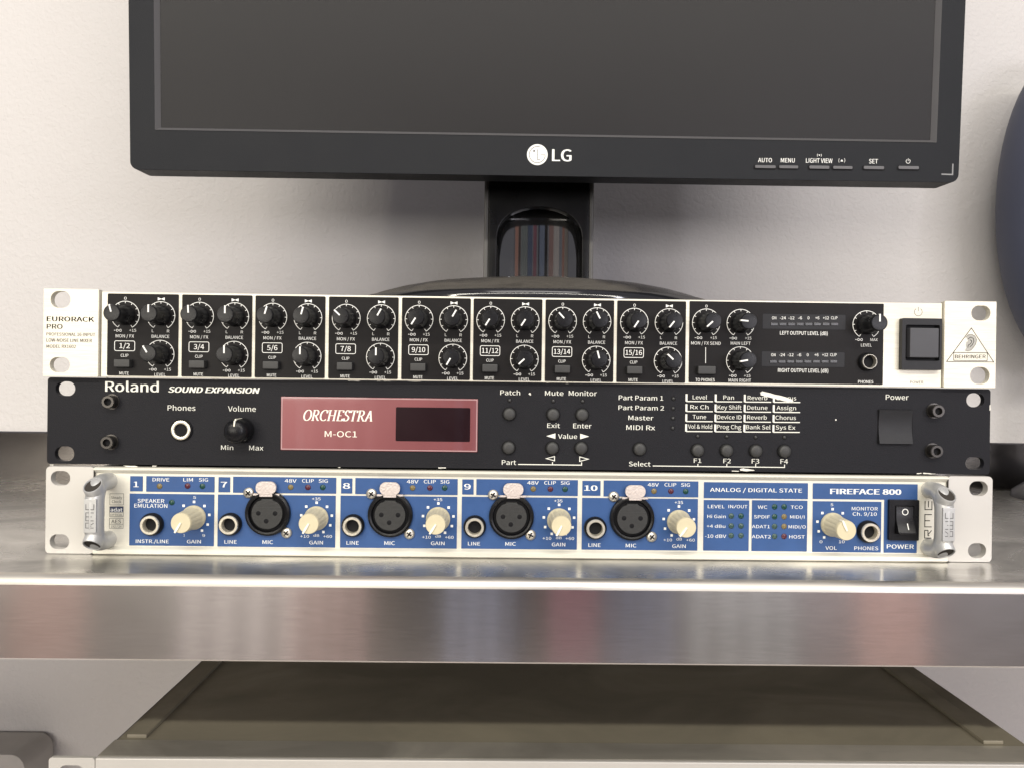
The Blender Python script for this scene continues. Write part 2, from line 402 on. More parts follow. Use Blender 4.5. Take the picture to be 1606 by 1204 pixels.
# ================================================================== the shelf
SH = thing('steel_shelf', 'brushed stainless steel wall shelf with rolled front edge carrying the stacked rack gear', 'shelf')
YF, YB = -43.0, 280.0
def sweep_x(prof, x0, x1, nx=1):
    """closed or open profile of (y, z) swept along x"""
    mb = MB(); n = len(prof); vs = []
    for x in (x0, x1): vs += [(x * S, y * S, z * S) for y, z in prof]
    fs = [(i, (i + 1) % n, n + (i + 1) % n, n + i) for i in range(n)]
    fs += [tuple(range(n))[::-1], tuple(range(n, 2 * n))]
    return mb.add(vs, fs)
rr = 4.5
arc = [(YF + rr - rr * math.sin(R_(a)), -rr + rr * math.cos(R_(a))) for a in range(0, 91, 10)]
top = [(YB - 3, 0)] + [arc[0]] + [(arc[0][0], -1.2), (YB - 3, -1.2)]
build('top_sheet', sweep_x(top, -640, 640), M['shelf_top'], SH)
arci = [(y + (1.2 * math.sin(R_(10 * i))), z - 1.2 * math.cos(R_(10 * i))) for i, (y, z) in enumerate(arc)]
build('rolled_edge', sweep_x(arc + arci[::-1], -640, 640), brushed('shelf_edge', (0.56, 0.53, 0.48), 0.40, 1.0, 0.0, 0.03, 0.05), SH, angle=60)
lipo = [(YF, -rr), (YF, -37.6), (YF + 1.2, -38.6), (YF + 12, -38.6), (YF + 12, -37.4), (YF + 2.4, -37.4), (YF + 1.2, -36.6), (YF + 1.2, -rr)]
build('front_lip', sweep_x(lipo, -640, 640), M['shelf_lip'], SH)
up = [(YB - 3.0, -1.2), (YB - 3.0, 40.5), (YB - 2.2, 41.6), (YB + .6, 41.6), (YB + .6, -30), (YB - 3, -30)]
build('upstand', sweep_x(up, -640, 640), M['shelf_back'], SH)
for x in (-560, 520):
    b = MB(); b.prism([(-YB, -31), (-YB, -150), (-YB + 12, -150), (-YF - 40, -44), (-YF - 40, -31)], x, x + 3)
    # bracket lies in the y-z plane
    b.v = [(-(y) * S, -vx * S, vz * S) for (vx, y, vz) in [(p[0] / S, p[1] / S, p[2] / S) for p in b.v]]
    build('bracket', b, M['chassis'], SH)

# ================================================================== rack mixer (top of the stack)
PM = frame_from([(73, 454), (71, 589), (1558, 474.5), (1557.5, 609)])
MX = thing('rack_mixer', 'silver rack line mixer with rows of black knobs, topmost of the three stacked units', 'audio mixer', (-230.57, -0.4, 89.4))
c1 = crop(60, 440, 4.461); c2 = crop(390, 440, 4.461); c3 = crop(720, 440, 4.461); c4 = crop(1060, 450, 4.723); c5 = crop(1360, 450, 6.53)
W = 482.6
ch = MB(); ch.box(22, W - 22, 1.0, 42.6, -215, -1.5)
build('chassis', ch, M['chassis'], MX, bevel=0.8)
b = MB(); b.box(28.4, W - 27.2, 0.0, 42.9, -1.6, 1.2)
build('front_panel', b, M['alu_brushed'], MX, bevel=0.35)
def slot(P, C, x0, x1, y0, y1):
    a = P(*C(x0, y1)); c = P(*C(x1, y0)); h = c[1] - a[1]
    return rrect(a[0], c[0], a[1], c[1], h * 0.48, 7)
def ear(name, P, outline, holes, m, parent, w0=-2.2, w1=2.2, bevel=0.25):
    b = MB(); b.prism(outline, w0, w1, holes); return build(name, b, m, parent, bevel=bevel, segs=1)
ear('rack_ear', PM, rrect(0, 27.6, 0, 44, 0.4, 2), [slot(PM, c1, 105, 243, 82, 196), slot(PM, c1, 97, 237, 537, 637)], M['alu_brushed'], MX, -1.2, 2.4)
ear('rack_ear', PM, rrect(W - 26.6, W, 0, 44, 0.4, 2), [slot(PM, c5, 1035, 1230, 203, 350), slot(PM, c5, 1028, 1228, 825, 995)], M['alu_brushed'], MX, -1.2, 2.4)

pr = Print(1.62, PM)          # white ink on the black fields
dk = Print(2.44, PM)          # dark ink on the ears
dk2 = Print(1.24, PM)         # dark ink on the silver centre
def knob_prof(rb, rt, L):
    return [(0, 0.2), (rb + .25, 0.2), (rb + .25, 1.4), (rb, 1.9), (rb * .97, L * .5), (rt + .12, L - 1.4), (rt + .12, L - 1.0), (rt, L - .35), (rt - .35, L), (0, L)]
def black_knob(u, v, ang):
    k = bpy.data.objects.new('knob', None)
    b = MB()
    rip = lambda a, ww: 1 - 0.035 * (0.5 + 0.5 * math.cos(9 * a)) ** 3 if 2.2 < ww < 12.6 else 1
    b.lathe(0, 0, [(0, .2), (5.0, .2), (5.0, 1.5), (4.7, 2.2), (4.6, 5), (4.35, 9), (4.1, 12.4), (4.2, 12.9), (4.1, 13.7), (3.8, 14.1), (3.4, 14.15), (0, 14.15)], 54, ripple=rip)
    o = build('knob', b, M['knob_black'], MX, key='bknob', angle=28, loc=L3(u, v, 1.2))
    p = MB(); p.box(-.36, .36, 0.5, 3.9, 14.16, 14.34); p.box(-.36, .36, 3.9, 4.25, 12.6, 14.34)
    q = build('pointer', p, M['white_print'], o, key='bptr')
    o.rotation_euler = (0, R_(ang), 0)
    return o
def scale_ring(pr, u, v, r=7.05, lw=.3, ticks=11):
    e = 149
    pr.stroke(arc_pts(u, v, r, -e, e, 40), lw)
    for k in range(ticks):
        a = R_(-e + 2 * e * k / (ticks - 1)); t = 1.25 if k in (0, ticks - 1) else 1.0
        s, c = math.sin(a), math.cos(a)
        if k in (0, ticks - 1):
            sg = -1 if k == 0 else 1
            p0 = (u + r * s, v + r * c)
            pr.stroke([p0, (p0[0] - sg * 0.75, p0[1] + 1.1)], lw)
        else:
            pr.stroke([(u + r * s, v + r * c), (u + (r - t) * s, v + (r - t) * c)], lw)
def infinity(pr, u, v, h):
    pr.stroke([(u - 1.9, v), (u - 1.15, v)], .26)
    pts = []
    for k in range(20):
        a = 2 * math.pi * k / 20; pts.append((u + .55 + 1.25 * math.cos(a), v + .55 * math.sin(2 * a)))
    pr.stroke(pts, .26, True)
boxes = [(169.8, 279.7), (285.2, 394), (399, 507.7), (513.3, 621.6), (627, 734.2), (738.6, 846), (851.1, 958.3), (963.2, 1071)]
angs = [(-15, 0, -32), (-3, 0, 0), (16, 15, 0), (-47, 29, 0), (-148, 30, -150), (-148, -147, -133), (-43, -27, -15), (-147, -142, -47)]
names = ['1/2', '3/4', '5/6', '7/8', '9/10', '11/12', '13/14', '15/16']
VT = 41.9
for i, (x0, x1) in enumerate(boxes):
    ymid = 461.5 + (x0 - 170) * .0138
    u0 = PM(x0, ymid + 60)[0]; u1 = PM(x1, ymid + 60)[0]; vt = PM(x0, ymid)[1]; vb = PM(x0, ymid + 126.5)[1]
    kx = (u1 - u0) / 35.2; ky = (vt - vb) / 40.7
    b = MB(); b.prism(rrect(u0, u1, vb, vt, .6, 3), 1.0, 1.58)
    build('channel_field', b, M['black_plate'], MX)
    U = lambda a: u0 + a * kx
    V = lambda d: vt - d * ky
    for (a, d), g in zip(((8.8, 10.7), (26.5, 10.7), (26.3, 29.9)), angs[i]):
        scale_ring(pr, U(a), V(d)); black_knob(U(a), V(d), g)
    pr.text('0', U(8.2), U(9.4), V(3.0), 1.45)
    bu, bv = U(26.6), V(2.4)
    pr.area([(bu - 1.75, bv + .8), (bu, bv + .1), (bu, bv - .1), (bu - 1.75, bv - .8)]); pr.area([(bu + 1.75, bv + .8), (bu, bv + .1), (bu, bv - .1), (bu + 1.75, bv - .8)])
    infinity(pr, U(5.2), V(18.3), 1); pr.text('+15', U(10.9), U(14.3), V(18.9), 1.4)
    pr.text('L', U(22.1), U(23.0), V(19.0), 1.4); pr.text('R', U(29.6), U(30.8), V(19.0), 1.4)
    pr.text('MON / FX', U(4.2), U(13.3), V(21.8), 1.55, .005)
    pr.text('BALANCE', U(22.0), U(30.8), V(21.8), 1.55, .005)
    pr.stroke(rrect(U(3.7), U(13.7), V(28.4), V(23.5), .8, 4), .3, True)
    wn = {3: 5.2, 4: 6.9, 5: 8.4}[len(names[i])]
    pr.text(names[i], U(8.7 - wn / 2), U(8.7 + wn / 2), V(27.1), 2.45, .008)
    pr.text('CLIP', U(6.8), U(10.6), V(31.4), 1.45, .004)
    pr.text('MUTE', U(6.2), U(10.9), V(40.2), 1.5, .005)
    infinity(pr, U(22.8), V(37.4), 1); pr.text('+15', U(28.4), U(31.8), V(38.0), 1.4)
    pr.text('LEVEL', U(23.6), U(29.2), V(40.7), 1.55, .005)
    b = MB(); b.box(U(4.9), U(12.7), V(36.5), V(32.7), 1.3, 5.0)
    build('mute_button', b, M['rubber'], MX, bevel=.45)
    b = MB(); b.prism(rrect(U(4.5), U(13.1), V(36.9), V(32.3), .3, 2), 1.2, 1.64); build('button_surround', b, M['hole_black'], MX)
# master field
a = PM(*c4(76, 716)); c = PM(*c4(1520, 130)); a = (a[0], PM(*c4(76, 705))[1]); c = (c[0], PM(*c4(1000, 123))[1])
b = MB(); b.prism(rrect(a[0], c[0], a[1], c[1], .4, 3), 1.0, 1.58); build('master_field', b, M['black_plate'], MX)
for (x, y), g in zip(((203, 270), (459, 273), (457, 548), (1393, 284)), (-133, -85, -100, 0)):
    u, v = PM(*c4(x, y)); scale_ring(pr, u, v); black_knob(u, v, g)
pr.T(c4, '0', 196, 212, 138, 158)
for (x, y) in ((146, 380), (404, 383), (402, 657), (1337, 394)):
    u, v = PM(*c4(x, y)); infinity(pr, u, v, 1)
for t in (('+15', 233, 282, 370, 390), ('+15', 491, 538, 373, 393), ('+15', 485, 533, 648, 668), ('MAX', 1422, 1476, 385, 405)): pr.T(c4, *t)
for t in (('MON / FX SEND', 92, 311, 408, 431), ('MAIN LEFT', 385, 533, 409, 432), ('MAIN RIGHT', 371, 538, 680, 703), ('TO PHONES', 126, 268, 676, 699),
          ('LEFT OUTPUT LEVEL (dB)', 750, 1104, 333, 359), ('RIGHT OUTPUT LEVEL (dB)', 737, 1111, 606, 633), ('LEVEL', 1352, 1432, 423, 445), ('PHONES', 1333, 1446, 692, 713)):
    pr.T(c4, *t, bold=.005)
for yy in (0, 271):
    for t, xc, wd in (('ON', 706, 32), ('-24', 771, 44), ('-12', 834, 44), ('-6', 898, 30), ('0', 961, 14), ('+6', 1026, 30), ('+12', 1090, 44), ('CLIP', 1152, 48)):
        xo = -4 if yy else 0
        pr.T(c4, t, xc - wd / 2 + xo, xc + wd / 2 + xo, 224 + yy, 245 + yy, bold=.005)
pr.L(c4, [(200, 450), (200, 566)], .3)
for yy, xo in ((0, 0), (275, -5)):
    p = PM(*c4(620 + xo, 315 + yy)); q = PM(*c4(1238 + xo, 210 + yy))
    lm = bpy.data.objects
    b = MB(); b.prism(rrect(p[0], q[0], p[1] + .15, q[1] - .15, .5, 3), 1.4, 1.60)
    wn = build('level_meter', b, mat('meter_window', (.015, .015, .016), .4, var=.1, spec=.2), MX)
    pr.stroke
    st = Print(1.63, PM); st.stroke(rrect(p[0], q[0], p[1], q[1], .6, 3), .16, True)
    build('bezel_line', st, M['hole_black'], wn, fix=False)
    for k in range(8):
        cu, cv = PM(*c4(706 + 64 * k + xo, 277 + yy))
        b = MB(); b.box(cu - 1.85, cu + 1.85, cv - 1.0, cv + .55, 1.5, 1.95); build('meter_segment', b, M['led_off'], wn, bevel=.2)
# to-phones button
p = PM(*c4(134, 645)); q = PM(*c4(264, 588))
b = MB(); b.box(p[0], q[0], p[1], q[1], 1.3, 5.0); build('mute_button', b, M['rubber'], MX, bevel=.45)
b = MB(); b.prism(rrect(p[0] - .4, q[0] + .4, p[1] - .4, q[1] + .4, .3, 2), 1.2, 1.64); build('button_surround', b, M['hole_black'], MX)
# headphone socket
def jack(parent, u, v, w0, rn, ro, ri, proud, nutm, ringm, nl=None):
    b = MB(); b.lathe(u, v, [(ro * .9, 0), (rn, 0), (rn, proud * .45), (rn * .93, proud * .6), (ro * 1.02, proud * .75), (ro * 1.02, proud * .5)], 36, w0)
    o = build('jack_socket', b, nutm, parent)
    b = MB(); b.lathe(u, v, [(ro, proud * .5), (ro, proud * .93), (ro * .96, proud), (ri * 1.06, proud), (ri, proud * .92), (ri, 0.3)], 36, w0)
    build('ring', b, ringm, o)
    b = MB(); b.lathe(u, v, [(ri + .1, .35), (ri * .5, .3), (0, .3)], 28, w0); build('bore', b, M['hole_black'], o)
    return o
u, v = PM(*c4(1398, 556)); jack(MX, u, v, 1.58, 4.6, 3.75, 3.2, 3.4, M['knob_black'], mat('thin_ring', (.35, .33, .28), .3, metal=.6))
# power switch
p = PM(*c5(303, 850)); q = PM(*c5(713, 335))
psw = MB(); psw.prism(rrect(p[0], q[0], p[1], q[1], .7, 3), 1.0, 4.4, [rrect(p[0] + 1.9, q[0] - 1.2, p[1] + 4.6, q[1] - 3.4, .6, 3)])
sw = build('power_switch', psw, M['knob_cap'], MX, bevel=.7, segs=3)
b = MB(); b.box(p[0] + 1.0, q[0] - .8, p[1] + 2, q[1] - 2, 1.1, 1.5); build('switch_well', b, M['hole_black'], sw)
b = MB(); b.box(p[0] + 3.0, q[0] - 2.6, p[1] + 6.1, q[1] - 5.0, 1.5, 6.4); build('push_button', b, mat('button_grey', (.045, .045, .05), .5), sw, bevel=.5)
# dark print
u, v = PM(*c5(501, 263)); dk2.stroke(arc_pts(u, v, 2.0, 35, 325, 24), .22); dk2.stroke([(u, v + .3), (u, v + 2.5)], .22)
gp = Print(1.24, PM); gp.T(c5, 'POWER', 424, 560, 962, 990)
dk.T(c1, 'EURORACK', 78, 406, 258, 290, bold=.02); dk.T(c1, 'PRO', 78, 188, 308, 340, bold=.02)
gp2 = Print(2.44, PM)
gp2.T(c1, 'PROFESSIONAL 16-INPUT', 76, 412, 368, 389, bold=.014); gp2.T(c1, 'LOW-NOISE LINE MIXER', 76, 390, 408, 431, bold=.014); gp2.T(c1, 'MODEL RX1602', 76, 279, 450, 472, bold=.014)
dk.L(c5, [(1035, 428), (1268, 774), (784, 768)], .34, True)
dk.L(c5, [(857, 676), (1202, 681), (1200, 762), (857, 756)], .3, True)
dk.T(c5, 'BEHR', 870, 1012, 700, 737, bold=.015); dk.T(c5, 'ING', 1020, 1110, 700, 737, bold=.03); dk.T(c5, 'ER', 1118, 1186, 700, 737, bold=.015)
earm = Print(2.44, PM)
def earpts(l): return [PM(*c5(*p)) for p in l]
earm.area(earpts([(975, 522), (1000, 495), (1040, 490), (1075, 508), (1093, 545), (1085, 590), (1062, 625), (1035, 655), (1000, 664), (972, 655), (985, 628), (978, 590), (1000, 560), (990, 530)]))
build('printed_emblem', earm, mat('emblem_grey', (.36, .35, .32), .6, var=.3, vscale=900), MX, fix=False)
dk.L(c5, [(975, 525), (1002, 497), (1040, 492), (1074, 512), (1090, 548), (1080, 592), (1055, 628), (1030, 655), (1000, 663), (974, 655)], .16)
dk.L(c5, [(1000, 540), (1030, 520), (1055, 535), (1062, 565), (1045, 600), (1020, 622)], .3)
dk.L(c5, [(1020, 548), (1040, 560), (1030, 588), (1005, 602), (1000, 628)], .32)
dk.L(c5, [(985, 575), (1008, 570), (1015, 585), (990, 600)], .28)
build('printed_lettering', pr, M['white_print'], MX, fix=False)
build('printed_lettering', dk, M['dark_print'], MX, fix=False)
build('printed_lettering', dk2, M['dark_print'], MX, fix=False)
build('printed_lettering', gp, M['grey_print'], MX, fix=False)
build('printed_lettering', gp2, M['grey_print'], MX, fix=False)

# ================================================================== black sound module (middle)
PR = frame_from([(76.5, 592), (75.5, 724), (1550.5, 610), (1551, 743)])
SM = thing('sound_module', 'black rack sound module with red display window, between silver mixer and blue interface', 'sound module', (-230.67, 2.76, 45.17), -0.0017)
r1 = crop(60, 580, 4.226); r2 = crop(420, 590, 4.461); r3 = crop(750, 590, 6.177); r4 = crop(940, 600, 4.867); r5 = crop(1250, 590, 4.511)
b = MB(); b.box(22, W - 22, .8, 43, -225, -2.0); build('chassis', b, M['chassis'], SM, bevel=.8)
b = MB(); b.prism(rrect(0, W, 0, 43.8, 1.6, 5), -2.2, 1.0, [slot(PR, r1, 120, 248, 82, 172), slot(PR, r1, 116, 243, 498, 592), slot(PR, r5, 1183, 1312, 122, 218), slot(PR, r5, 1183, 1318, 570, 655)])
build('front_panel', b, M['black_metal'], SM, bevel=.3, segs=2)
rp = Print(1.03, PR)
rp.T(r1, 'Roland', 442, 791, 82, 147, bold=.02)
rp.T(r1, 'SOUND EXPANSION', 850, 1440, 118, 154, bold=.03, shear=.28)
for t in (('Phones', 849, 1030, 234, 267), ('Volume', 1243, 1425, 240, 273), ('Min', 1199, 1279, 492, 521), ('Max', 1383, 1476, 494, 524)): rp.T(r1, *t)
for t in (('Patch', 166, 358, 139, 183), ('Mute', 598, 777, 145, 188), ('Monitor', 828, 1100, 145, 190), ('Exit', 623, 746, 452, 494), ('Enter', 874, 1052, 454, 498),
          ('Value', 729, 914, 555, 597), ('Part', 188, 326, 801, 845)): rp.T(r3, *t, bold=.004)
rp.area([PR(*r3(*p)) for p in ((614, 572), (703, 546), (703, 598))]); rp.area([PR(*r3(*p)) for p in ((1030, 576), (943, 550), (943, 602))])
rp.L(r3, [(618, 786), (697, 766), (697, 807)], .45, True); rp.L(r3, [(1024, 792), (941, 770), (941, 813)], .45, True)
rp.L(r3, [(346, 841), (960, 849), (960, 822)], .45); rp.L(r3, [(678, 845), (678, 820)], .45)
for t in (('Part Param 1', 109, 450, 100, 134), ('Part Param 2', 108, 457, 175, 208), ('Master', 185, 376, 250, 283), ('MIDI Rx', 170, 390, 322, 357), ('Select', 193, 359, 596, 630)): rp.T(r4, *t, bold=.004)
for k, xc in enumerate((718, 945, 1163, 1384)): rp.T(r4, 'F%d' % (k + 1), xc - 28, xc + 30, 572 + k * 2, 604 + k * 3, bold=.006)
grid = [['Level', 'Pan', 'Reverb', 'Chorus'], ['Rx Ch', 'Key Shift', 'Detune', 'Assign'], ['Tune', 'Device ID', 'Reverb', 'Chorus'], ['Vol & Hold', 'Prog Chg', 'Bank Sel', 'Sys Ex']]
gx = [[(675, 785), (910, 992), (1097, 1248), (1315, 1470)], [(658, 798), (867, 1050), (1095, 1250), (1320, 1470)],
      [(677, 780), (866, 1052), (1095, 1246), (1313, 1470)], [(643, 827), (864, 1050), (1088, 1275), (1315, 1467)]]
for r in range(4):
    for cc in range(4):
        x0, x1 = gx[r][cc]; yb = 127 + 73.5 * r + (cc * 2.2); rp.T(r4, grid[r][cc], x0, x1, yb - 30, yb)
        xl = 628 + cc * 223.5; yl = 143 + 75 * r + cc * 2.2
        rp.L(r4, [(xl, yl - 55), (xl, yl)], 1.0); rp.L(r4, [(xl, yl), (xl + 203, yl + 1.5)], .5)
rp.L(r4, [(376, 627), (1388, 640), (1388, 618)], .42)
for xx in (722, 944, 1166): rp.L(r4, [(xx, 634), (xx, 612)], .42)
rp.T(r5, 'Power', 604, 768, 132, 167, bold=.004)
build('printed_lettering', rp, mat('cream_print', (.74, .74, .66), .6, var=.06, vscale=900), SM, fix=False)
# paint chips and scratches
chp = Print(1.05, PR)
def blob(C, pts, jag=0.0):
    q = []
    for i in range(len(pts)):
        a = pts[i]; b2 = pts[(i + 1) % len(pts)]
        for k in range(4):
            t = k / 4; q.append((a[0] + (b2[0] - a[0]) * t + random.uniform(-jag, jag), a[1] + (b2[1] - a[1]) * t + random.uniform(-jag, jag)))
    chp.area([PR(*C(*p)) for p in q])
blob(r4, [(1192, 78), (1205, 70), (1340, 98), (1440, 130), (1452, 150), (1425, 150), (1330, 130), (1200, 96)], 3)
blob(r4, [(1046, 652), (1070, 646), (1150, 656), (1160, 664), (1100, 668), (1048, 664)], 2)
blob(r4, [(983, 664), (1040, 666), (1038, 670), (984, 670)], 1)
blob(r3, [(438, 174), (450, 160), (460, 166), (464, 186), (452, 184)], 1)
blob(r2, [(1166, 627), (1218, 627), (1218, 634), (1166, 634)], 1); blob(r2, [(466, 625), (488, 625), (480, 630)], 1)
blob(r5, [(244, 302), (254, 302), (256, 310), (246, 312)], .5)
blob(r5, [(835, 680), (870, 678), (868, 684), (835, 686)], 1); blob(r5, [(880, 678), (930, 680), (980, 685), (940, 687), (885, 685)], 1.5)
blob(r5, [(1350, 205), (1356, 200), (1357, 240), (1349, 242)], 1)
blob(r1, [(85, 614), (110, 614), (108, 620), (86, 619)], 1); blob(r1, [(560, 622), (640, 624), (660, 630), (600, 631)], 1.5); blob(r1, [(750, 622), (780, 622), (778, 627), (752, 628)], 1)
for x0, x1 in ((445, 462), (1140, 1180),): blob(r1, [(x0, 48 + x0 * .011), (x1, 48 + x0 * .011), (x1, 54 + x0 * .011), (x0, 54 + x0 * .011)], 1.5)
for x0, x1 in ((535, 620), (735, 760), (780, 830), (950, 1040)): blob(r2, [(x0, 27 + x0 * .008), (x1, 27 + x0 * .008), (x1 - 6, 34 + x0 * .008), (x0, 33 + x0 * .008)], 1.5)
blob(r3, [(600, 64), (640, 66), (636, 72), (604, 70)], 2); blob(r3, [(795, 66), (825, 68), (815, 76), (800, 74)], 2)
build('paint_chip', chp, mat('bare_metal', (.72, .70, .62), .5, var=.1), SM, fix=False)
# display window
p = PR(*r2(72, 508)); q = PR(*r2(1438, 158)); p = (p[0], PR(*r2(700, 514))[1]); q = (q[0], PR(*r2(700, 150))[1])
b = MB(); b.prism(rrect(p[0] - .35, q[0] + .35, p[1] - .35, q[1] + .35, .3, 2), 0.8, 1.06); build('window_gap', b, M['hole_black'], SM)
b = MB(); b.prism(rrect(p[0], q[0], p[1], q[1], .3, 2), 0.8, 1.5)
dw = build('display_window', b, M['glass_red'], SM, bevel=.3, segs=2)
b = MB(); b.prism(rrect(p[0] + .3, q[0] - .3, p[1] + .3, q[1] - .3, .2, 2), 1.49, 1.56, [rrect(p[0] + .75, q[0] - .75, p[1] + .75, q[1] - .75, .2, 2)]); build('window_edge', b, M['window_edge'], dw)
p2 = PR(*r2(868, 446)); q2 = PR(*r2(1385, 220))
b = MB(); b.prism(rrect(p2[0], q2[0], p2[1], q2[1], .6, 3), 1.49, 1.58); build('lcd', b, M['glass_lcd'], dw)
op = Print(1.54, PR); op.T(r2, 'M-OC1', 377, 600, 378, 418)
# ORCHESTRA: hand-cut italic serif letters, broad-nib strokes
def nib(pr, pts, sx, sy, ox, oy, shear, thick=.15, thin=.05, closed=False):
    W_ = pr.ww(); n = len(pts); vs = []
    for i in range(n):
        a = Vector(pts[i - 1] if (closed or i) else pts[0]); c = Vector(pts[(i + 1) % n] if (closed or i < n - 1) else pts[-1]); b_ = Vector(pts[i])
        d = (c - a).normalized(); wd = thin + (thick - thin) * abs(d.y) ** 1.3; nn = Vector((-d.y, d.x)) * wd / 2
        for q_ in (b_ + nn, b_ - nn): vs.append(L3(ox + q_.x * sx + q_.y * sy * shear, oy + q_.y * sy, W_))
    fs = [(2 * i, 2 * i + 1, 2 * i + 3, 2 * i + 2) for i in range(n - 1)]
    if closed: fs.append((2 * n - 2, 2 * n - 1, 1, 0))
    pr.add(vs, fs)
def el(cx, cy, rx, ry, a0, a1, n=18): return [(cx + rx * math.cos(R_(a0 + (a1 - a0) * k / n)), cy + ry * math.sin(R_(a0 + (a1 - a0) * k / n))) for k in range(n + 1)]
def serif(x, y, wd=.26): return [(x - wd / 2, y), (x + wd / 2, y)]
GL = {
 'O': (.78, [(el(.38, .5, .32, .49, 0, 342), True)]),
 'R': (.74, [([(.16, 0), (.16, 1)], False), (serif(.16, .02), False), ([(.04, .98), (.35, .98)], False), (el(.35, .74, .2, .24, 90, -90, 12), False), ([(.35, .5), (.2, .5)], False), ([(.34, .5), (.50, .22), (.64, .02)], False), (serif(.66, .02, .16), False)]),
 'C': (.72, [(el(.40, .5, .33, .49, 48, 312), False), ([(.62, .98), (.62, .72)], False)]),
 'H': (.84, [([(.16, 0), (.16, 1)], False), ([(.64, 0), (.64, 1)], False), ([(.16, .5), (.64, .5)], False), (serif(.16, .02), False), (serif(.16, .98), False), (serif(.64, .02), False), (serif(.64, .98), False)]),
 'E': (.66, [([(.16, 0), (.16, 1)], False), ([(.05, .98), (.56, .98)], False), ([(.05, .02), (.58, .02)], False), ([(.16, .5), (.44, .5)], False), ([(.55, .98), (.55, .8)], False), ([(.58, .02), (.58, .22)], False)]),
 'S': (.56, [(el(.28, .745, .18, .24, 40, 215, 12) + [(.28, .52)] + el(.27, .27, .2, .255, 40, -140, 12)[1:], False), ([(.44, .98), (.44, .78)], False), ([(.08, .0), (.08, .25)], False)]),
 'T': (.70, [([(.33, 0), (.33, 1)], False), ([(.04, .97), (.62, .97)], False), ([(.04, .98), (.04, .78)], False), ([(.62, .98), (.62, .78)], False), (serif(.33, .02), False)]),
 'A': (.74, [([(.10, .02), (.36, .98)], False), ([(.36, .98), (.62, .02)], False), ([(.18, .34), (.54, .34)], False), (serif(.1, .02, .2), False), (serif(.62, .02, .24), False)]),
}
wd = 'ORCHESTRA'; tot = sum(GL[c_][0] for c_ in wd)
pa = PR(*r2(222, 305)); pb = PR(*r2(705, 311)); pt = PR(*r2(228, 232)); hh = pt[1] - pa[1]
sx = (pb[0] - pa[0]) / tot; ox = pa[0]
for c_ in wd:
    for pts, cl in GL[c_][1]: nib(op, pts, sx, hh, ox, pa[1], .22, closed=cl)
    ox += GL[c_][0] * sx
build('printed_lettering', op, M['cream_white'], dw, fix=False)
# sockets, knob, buttons
u, v = PR(*r1(942, 393)); jack(SM, u, v, 1.0, 5.6, 4.9, 3.4, 1.6, M['hole_black'], M['brass_ring'])
u, v = PR(*r1(1335, 395)); b = MB(); b.lathe(u, v, [(0, 0), (6.6, 0), (6.6, .25), (0, .25)], 32, 1.0); build('knob_recess', b, M['hole_black'], SM)
b = MB(); b.lathe(0, 0, [(0, .1), (6.1, .1), (6.2, 6), (6.0, 9), (5.2, 11), (3.4, 12), (0, 12.4)], 40)
o = build('volume_knob', b, M['knob_black'], SM, loc=L3(u, v, 1.0), angle=50)
b = MB(); b.box(-.35, .35, 2.6, 5.6, 11.0, 12.35); b.box(-.35, .35, 5.2, 6.35, 2, 11.1); build('pointer', b, M['cream_white'], o, bevel=.2); o.rotation_euler = (0, R_(4), 0)
def round_button(C, x, y, r=3.15):
    u, v = PR(*C(x, y)); b = MB(); b.lathe(u, v, [(0, 0), (3.75, 0), (3.75, .12), (0, .12)], 28, 1.0); build('button_recess', b, M['hole_black'], SM)
    b = MB(); b.lathe(0, 0, [(r, .1), (r, 1.7), (r * .85, 2.3), (r * .5, 2.55), (0, 2.6)], 28); build('push_button', b, M['rubber'], SM, key='rbtn', loc=L3(u, v, 1.0), angle=60)
for x, y in ((256, 362), (678, 368), (958, 370), (252, 681), (674, 686), (953, 687)): round_button(r3, x, y)
for x, y in ((272, 500), (716, 510), (938, 512), (1162, 515), (1382, 518)): round_button(r4, x, y)
def dot_led(C, x, y):
    u, v = PR(*C(x, y)); b = MB(); b.lathe(u, v, [(1.25, 0), (1.25, .1), (.8, .12)], 16, 1.0); o = build('indicator', b, M['hole_black'], SM)
    b = MB(); b.lathe(u, v, [(.95, .1), (.8, .5), (.4, .75), (0, .8)], 14, 1.0); build('lens', b, M['led_hole'], o, angle=70)
for x, y in ((257, 234), (679, 239), (962, 242)): dot_led(r3, x, y)
for x, y in ((528, 122), (527, 195), (526, 269), (525, 343), (718, 404), (940, 408), (1162, 412), (1384, 413)): dot_led(r4, x, y)
# socket-head screws
def cap_screw(C, x, y, sgn):
    u, v = PR(*C(x, y)); b = MB()
    b.lathe(0, 0, [(0, 0), (3.9, 0), (3.9, .35), (2.2, .4), (2.2, 1.4), (3.25, 1.5), (3.3, 4.1), (3.0, 4.6), (1.9, 4.6), (1.7, 3.8), (1.65, 2.7)], 26)
    o = build('cap_screw', b, M['screw_dark'], SM, key='capscrew', loc=L3(u, v, 1.0), angle=30)
    b = MB(); b.lathe(0, 0, [(1.8, 2.8), (0, 2.6)], 6); build('hex_socket', b, M['hole_black'], o, key='hexs')
for x, y in ((488, 210), (482, 470)): cap_screw(r1, x, y, 1)
for x, y in ((950, 244), (944, 523)): cap_screw(r5, x, y, 1)
